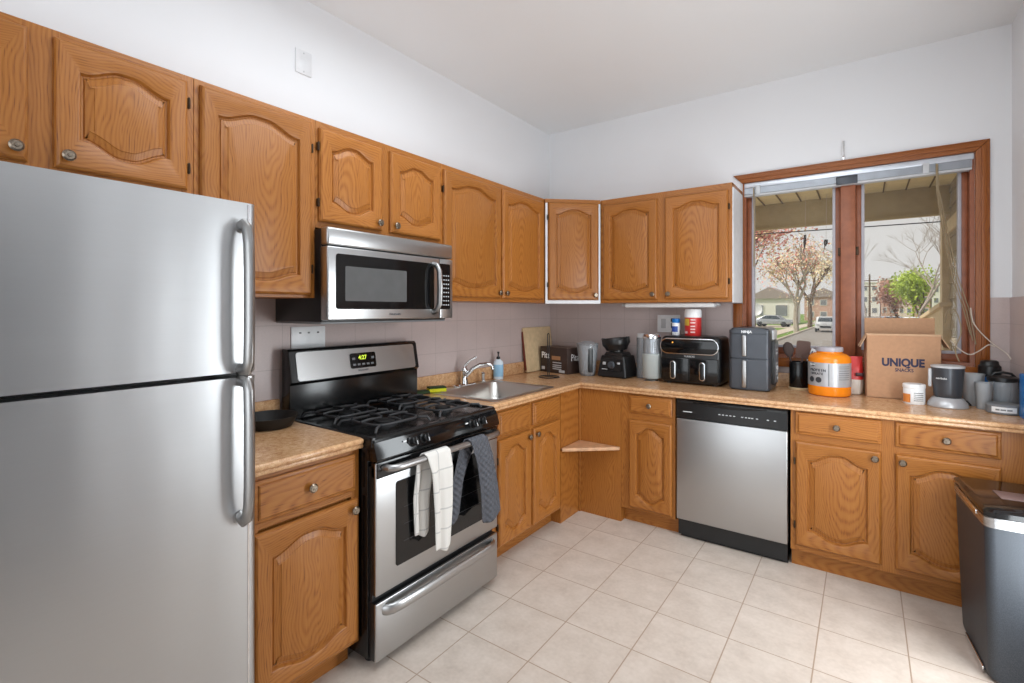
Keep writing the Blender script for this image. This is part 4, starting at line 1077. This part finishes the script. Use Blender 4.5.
# cords hanging from the blind
for label, pts, m in (('tan cord looping from the cardboard box down to the blender', [(2.60, -.045, 1.335), (2.61, -.05, 1.40), (2.635, -.06, 1.41), (2.655, -.07, 1.36), (2.66, -.09, 1.28), (2.63, -.15, 1.20), (2.64, -.2, 1.135)], CORDM),
                      ('white cord trailing from the window to the black-lidded jar', [(2.705, -.040, 1.42), (2.72, -.042, 1.33), (2.78, -.05, 1.24), (2.84, -.06, 1.18), (2.855, -.09, 1.15)], WCORD),
                      ('pale cord sagging across the window sill', [(2.62, -.045, 1.24), (2.66, -.05, 1.19), (2.70, -.06, 1.165), (2.74, -.06, 1.19), (2.775, -.05, 1.22), (2.80, -.05, 1.21)], WCORD)):
    P = [Vector(p) for p in pts]; dense = []
    for i in range(len(P) - 1):
        a, b, c_, d_ = P[max(i - 1, 0)], P[i], P[i + 1], P[min(i + 2, len(P) - 1)]
        for k in range(6):
            t = k / 6; dense.append(.5 * ((2 * b) + (c_ - a) * t + (2 * a - 5 * b + 4 * c_ - d_) * t * t + (3 * b - a - 3 * c_ + d_) * t ** 3))
    dense.append(P[-1])
    tag(G().tube(dense, .003, 8).obj('cord', m), label, 'cord')

# ------------------------------------------------------------------ trash can
tc = thing('trash_can', 'charcoal step trash can with black lid and chrome band at the right edge', 'trash can', (2.712, -.900, 0), 5)
def tl_(hx0, hx1, hy0, hy1, z, r_=.03): return [(x, y, z) for x, y in rrect(hx0, hx1, hy0, hy1, r_)]
G().loops([tl_(-.112, .118, -.228, .155, .012), tl_(-.116, .120, -.231, .16, .03), tl_(-.128, .126, -.232, .215, .588)], fill0=True).obj('bin', CANB, tc, smooth=40)
G().loops([tl_(-.131, .129, -.236, .218, .588), tl_(-.133, .130, -.237, .220, .626)], fill0=True).obj('chrome_band', steel('band_steel', (190, 190, 192), .25), tc, smooth=40)
ld_ = G().loops([tl_(-.131, .129, -.236, .219, .628), tl_(-.133, .130, -.238, .221, .648), tl_(-.132, .129, -.236, .220, .648), tl_(-.122, .12, -.226, .21, .655)], fill0=True).obj('lid', BLACKGL, tc, smooth=40)
G().box(-.04, .06, -.06, .05, .6545, .656, .0005).obj('sticker', plain('faded_label', (120, 96, 92), .5), ld_)
G().box(-.136, -.130, -.14, .10, .604, .620, .002).obj('hinge_bar', CHROME, tc)
G().box(-.120, -.07, -.17, .06, .012, .024, .005).obj('pedal', DGREY, tc)
G().box(-.124, -.116, -.175, .065, .008, .028, .004).obj('pedal_edge', CHROME, tc)

# ------------------------------------------------------------------ outdoors: porch, street
GZ = -.75
struct('porch_ceiling', G().box(-3, 4.2, .16, 1.75, 2.42, 2.5), CREAM)
sm = G()
for k in range(40): sm.box(-2.2 + k * .152, -2.191 + k * .152, .17, 1.60, 2.412, 2.42)
o = sm.obj('plank_seam', plain('seam_brown', (120, 100, 70), .8), bpy.data.objects['porch_ceiling'])
struct('porch_beam', G().box(-3, 2.80, 1.60, 1.75, 2.195, 2.42, .004).box(-3, 2.8, 1.59, 1.60, 2.18, 2.20), CREAM2)
pw = G()
for k in range(26):
    z = GZ + .05 + k * .122
    pw.prism([(2.800, z), (2.786, z), (2.800, z + .122)], .9, 1.62, 'y')
pw.box(2.80, 2.95, .16, 1.62, GZ, 2.45)
struct('porch_wall', pw, STUCCO)
struct('porch_trim', G().box(2.77, 2.80, .2, 1.60, 2.02, 2.12, .004).box(2.77, 2.80, .5, 1.3, 1.16, 1.2, .004), TANSID)
pp = G().box(2.745, 2.86, 1.60, 1.72, 1.43, 2.2)
for k in range(8): pp.prism([(1.60, 1.43 + k * .097), (1.588, 1.43 + k * .097), (1.60, 1.527 + k * .097)], 2.745, 2.86, 'x')
struct('porch_post', pp, TANSID)
struct('porch_parapet', G().prism([(1.55, GZ), (3.2, GZ), (3.2, 1.30), (1.55, 1.43)], 2.745, 2.86, 'x').prism([(1.5, 1.434), (3.25, 1.30), (3.25, 1.335), (1.5, 1.468)], 2.72, 2.88, 'x'), TANSID)
struct('ground', G().box(-90, 90, .16, 260, GZ - .3, GZ), LAWN)
struct('street', G().box(-2.6, 7.2, 6, 255, GZ, GZ + .012), ASPH)
struct('sidewalk', G().box(-5.0, -3.7, 2, 255, GZ, GZ + .03).box(-14, -5, 62, 72, GZ, GZ + .02), CONC)
struct('bounce_patio', G().box(-12, 12, .16, 9, GZ, GZ + .01), CONC)  # unseen pale slab added to bounce sun up onto the porch ceiling
struct('curb', G().box(-2.75, -2.6, 2, 255, GZ, GZ + .12), CONC)

def branches(g, p, d, L, r, depth, tips, rnd, spread=.6, kids=3, mi=0):
    q = p + d * L; mid = p + d * L * .5 + Vector((rnd.uniform(-1, 1), rnd.uniform(-1, 1), 0)) * L * .05
    g.tube([p, mid, q], [r, r * .85, r * .7], 6 if depth > 1 else 4, mi)
    if depth == 0: tips.append(q); return
    for _ in range(kids):
        nd = (d + Vector((rnd.uniform(-1, 1), rnd.uniform(-1, 1), rnd.uniform(-.25, .7))) * spread).normalized()
        branches(g, q, nd, L * rnd.uniform(.6, .85), r * .62, depth - 1, tips, rnd, spread, kids, mi)
    tips.append(q)
def tree(label, x, y, h, seed, leaf, size=.2, per=6, spread=.6, depth=4, kids=3, bark=BARK, trunk=None, r=.16, scat=.5, leaf2=None, group=None, mx=None):
    rnd = random.Random(seed); t = thing('tree', label, 'tree', (x, y, GZ), 0, group)
    g = G(); tips = []
    branches(g, Vector((0, 0, -.05)), Vector((rnd.uniform(-.05, .05), rnd.uniform(-.05, .05), 1)).normalized(), trunk or h * .3, r, depth, tips, rnd, spread, kids)
    k = h / max(p.z for p in tips)
    g.v = [(a * k, b * k, c_ * k) for a, b, c_ in g.v]; tips = [p * k for p in tips]
    g.obj('trunk', bark, t)
    if leaf:
        f = G()
        for p in tips:
            for _ in range(per):
                c_ = p + Vector([rnd.gauss(0, scat) for _ in range(3)])
                if c_.z < h * .22: continue
                n_ = Vector((rnd.uniform(-1, 1), rnd.uniform(-1, 1), rnd.uniform(-1, 1))).normalized()
                a = n_.orthogonal().normalized(); b = n_.cross(a); s_ = size * rnd.uniform(.5, 1.2)
                f.raw([c_ + a * s_, c_ + b * s_ * .7, c_ - a * s_, c_ - b * s_ * .7], [[0, 1, 2, 3]], 1 if leaf2 and rnd.random() < .35 else 0)
        f.obj('foliage', [leaf, leaf2 or leaf], t, fix=False, smooth=0)
    return t
tree('pink blossoming tree seen at the left through the left window pane', -2.95, 22, 7.6, 3, PINK, .075, 22, .8, 4, 4, BARK, 2.6, .10, .55, PEACH)
tree('pale flowering tree with thick trunk beside the street', -2.95, 50, 8.2, 9, PEACH, .11, 16, .55, 4, 3, BARKP, 3.0, .30, .7, PINK)
tree('second pale flowering tree farther along the street edge', -2.95, 64, 8.5, 12, plain('cream_blossom', (236, 222, 186), .8, 0, .2, 1.5),   .13, 16, .5, 4, 3, BARK, 3.4, .34, .8, PEACH)
tree('tall bare tree seen through the right window pane', 4.15, 24, 7.2, 5, None, spread=.8, depth=6, kids=3, bark=plain('grey_bark', (160, 148, 138), .9), trunk=1.6, r=.06)
tree('bright green leafy tree at the right of the street', 5.05, 34, 4.1, 6, LEAFG, .085, 34, .45, 4, 3, BARK, 1.0, .10, .28)
tree('rust-coloured tree behind the bright green tree', 4.6, 50, 4.3, 8, LEAFR, .11, 20, .5, 4, 3, BARK, 1.2, .12, .35)
tree('bare thin tree just right of the window mullion', 2.35, 30, 6.6, 21, None, spread=.55, depth=4, kids=3, bark=plain('grey_bark_pale', (170, 160, 152), .9), trunk=2.2, r=.05)
# cars
def car(label, x, y, rot, mat, group=None):
    c_ = thing('car', label, 'car', (x, y, GZ + .012), rot, group)
    side = [(-2.2, .35), (-2.25, .62), (-2.1, .86), (-1.2, .95), (-.55, 1.42), (.75, 1.46), (1.55, 1.02), (2.15, .92), (2.25, .6), (2.2, .32)]
    b = G().prism([(p[0], p[1]) for p in side], -.86, .86, 'x', 0, .09); b.obj('body', mat, c_, smooth=50)
    G().prism([(-1.12, .97), (-.56, 1.36), (-.50, 1.36), (.72, 1.40), (1.42, 1.02)], -.875, .875, 'x', 0, .01).obj('side_glass', CARGL, c_)
    G().raw([(-.70, -1.19, .985), (.70, -1.19, .985), (.62, -.63, 1.38), (-.62, -.63, 1.38)], [[0, 1, 2, 3]]).obj('windscreen', CARGL, c_)
    for yy in (-1.4, 1.35):
        for xx in (-.80, .80): G().lathe([(0, -.1), (.18, -.1), (.32, -.09), (.33, 0), (.32, .09), (.18, .1), (0, .1)], 20, M=Matrix.Rotation(R(90), 4, 'Y')).obj('wheel', TYRE, c_, (xx, yy, .33))
    for xx in (-.62, .62): G().box(xx - .17, xx + .17, -2.26, -2.18, .62, .76, .03).obj('headlight', LGREY, c_)
    G().box(-.45, .45, -2.27, -2.2, .42, .60, .03).obj('grille', BLACK, c_)
    return c_
k0 = car('white car parked on the street seen right of the pale trees', -.75, 54, 0, CARW)
for lbl, x, y, rot, m in (('silver car parked behind the trees at the far left of the view', -7.0, 66, 80, CARS),
                          ('dark car nearest the mullion in the right window pane', 2.25, 50, 0, CARD2),
                          ('silver car in the middle of the right window pane', 4.5, 62, 4, CARS),
                          ('white car before the bright green tree at the right', 6.1, 56, 8, CARW)):
    car(lbl, x, y, rot, m)
# houses
def house(label, x, y, w, d, h, wall, floors=2, roof=True, bays=3, rot=0):
    t = thing('house', label, 'house', (x, y, GZ), rot)
    G().box(-w / 2, w / 2, 0, d, 0, h).obj('wall', wall, t, smooth=0)
    if roof: G().prism([(-w / 2 - .3, h), (w / 2 + .3, h), (0, h + w * .28)], -.3, d + .3, 'y').obj('roof', SHINGLE, t, smooth=0)
    else: G().box(-w / 2 - .15, w / 2 + .15, -.2, d, h, h + .35).obj('cornice', SIDW, t, smooth=0)
    for f in range(floors):
        for b in range(bays):
            cx_ = -w / 2 + w * (b + .5) / bays; z = h / floors * f + h / floors * .32; ww = w / bays * .24
            o_ = G().box(cx_ - ww - .1, cx_ + ww + .1, -.06, .02, z - .1, z + h / floors * .42 + .1).obj('window_frame', SIDW, t, smooth=0)
            G().box(cx_ - ww, cx_ + ww, -.08, .0, z, z + h / floors * .42).obj('pane', WINGL, o_, smooth=0)
    return t
house('white house behind the pink tree', -9.4, 80, 6.4, 9, 3.8, SIDW, 1, True, 2)
house('brown house with white windows behind the white car', -4.2, 110, 6.4, 9, 4.6, BRICK, 2, True, 3)
rw = [('white row house nearest the mullion in the right pane', 3.6, 5.0, 10.6, SIDW), ('brown brick row house right of the white one', 8.3, 3.8, 11.4, BRICK), ('pink stucco row house in the middle of the row', 12.4, 3.6, 10.9, PINKST),
      ('brick row house behind the rust-coloured tree', 16.4, 3.8, 10.2, BRICK), ('white row house behind the green tree', 20.6, 4.0, 9.6, SIDW)]
for l_, x, w, h, m in rw: house(l_, x, 190, w, 9, h, m, 3, False, 2)
up = thing('utility_pole', 'thin wooden utility pole in front of the row houses', 'utility pole', (2.75, 70, GZ))
G().tube([(0, 0, 0), (0, 0, 6.4)], [.12, .09], 8).obj('pole', BARK, up)
G().box(-.9, .9, -.05, .05, 5.6, 5.7).box(-.6, .6, -.05, .05, 4.9, 5.0).obj('crossarm', BARK, up)
sd_ = thing('satellite_dish', 'round pale dish on a post in front of the white house', 'dish', (-4.85, 40, GZ + .03), 0)
G().tube([(0, 0, 0), (0, 0, 1.9)], .04, 8).obj('post', BARK, sd_)
G().lathe([(0, .0), (.3, .04), (.52, .14), (.53, .15), (.3, .06), (0, .02)], 24, M=Matrix.Translation((0, -.05, 2.1)) @ Matrix.Rotation(R(75), 4, 'X')).obj('reflector', LGREY, sd_)
# wires and hanging ornaments under the porch
G2 = G().tube([(-2.9, 1.68, 2.19), (.5, 1.68, 2.165), (2.80, 1.68, 2.135)], .005, 6)
tag(G2.obj('overhead_wire', BLACK), 'thin dark wire stretched just below the porch beam', 'wire')
for lbl, x, z0, z1, w in (('dark hanging wind chime left of the mullion', 1.800, 1.955, 2.075, .012), ('shorter dark hanging ornament nearest the mullion', 1.957, 1.965, 2.02, .017)):
    wc = thing('hanging_ornament', lbl, 'ornament', (x, 1.4, z0))
    G().tube([(0, 0, 0), (.003, 0, (z1 - z0) * .5), (.006, 0, z1 - z0)], [w * .4, w, w * .8], 8).tube([(-.004, 0, .0), (-.012, 0, -.05)], [.004, .002], 6).obj('ornament', DARKMET, wc)
    G().tube([(.006, 0, z1 - z0), (.01, 0, 2.42 - z0)], .0012, 5).obj('line', WCORD, wc)
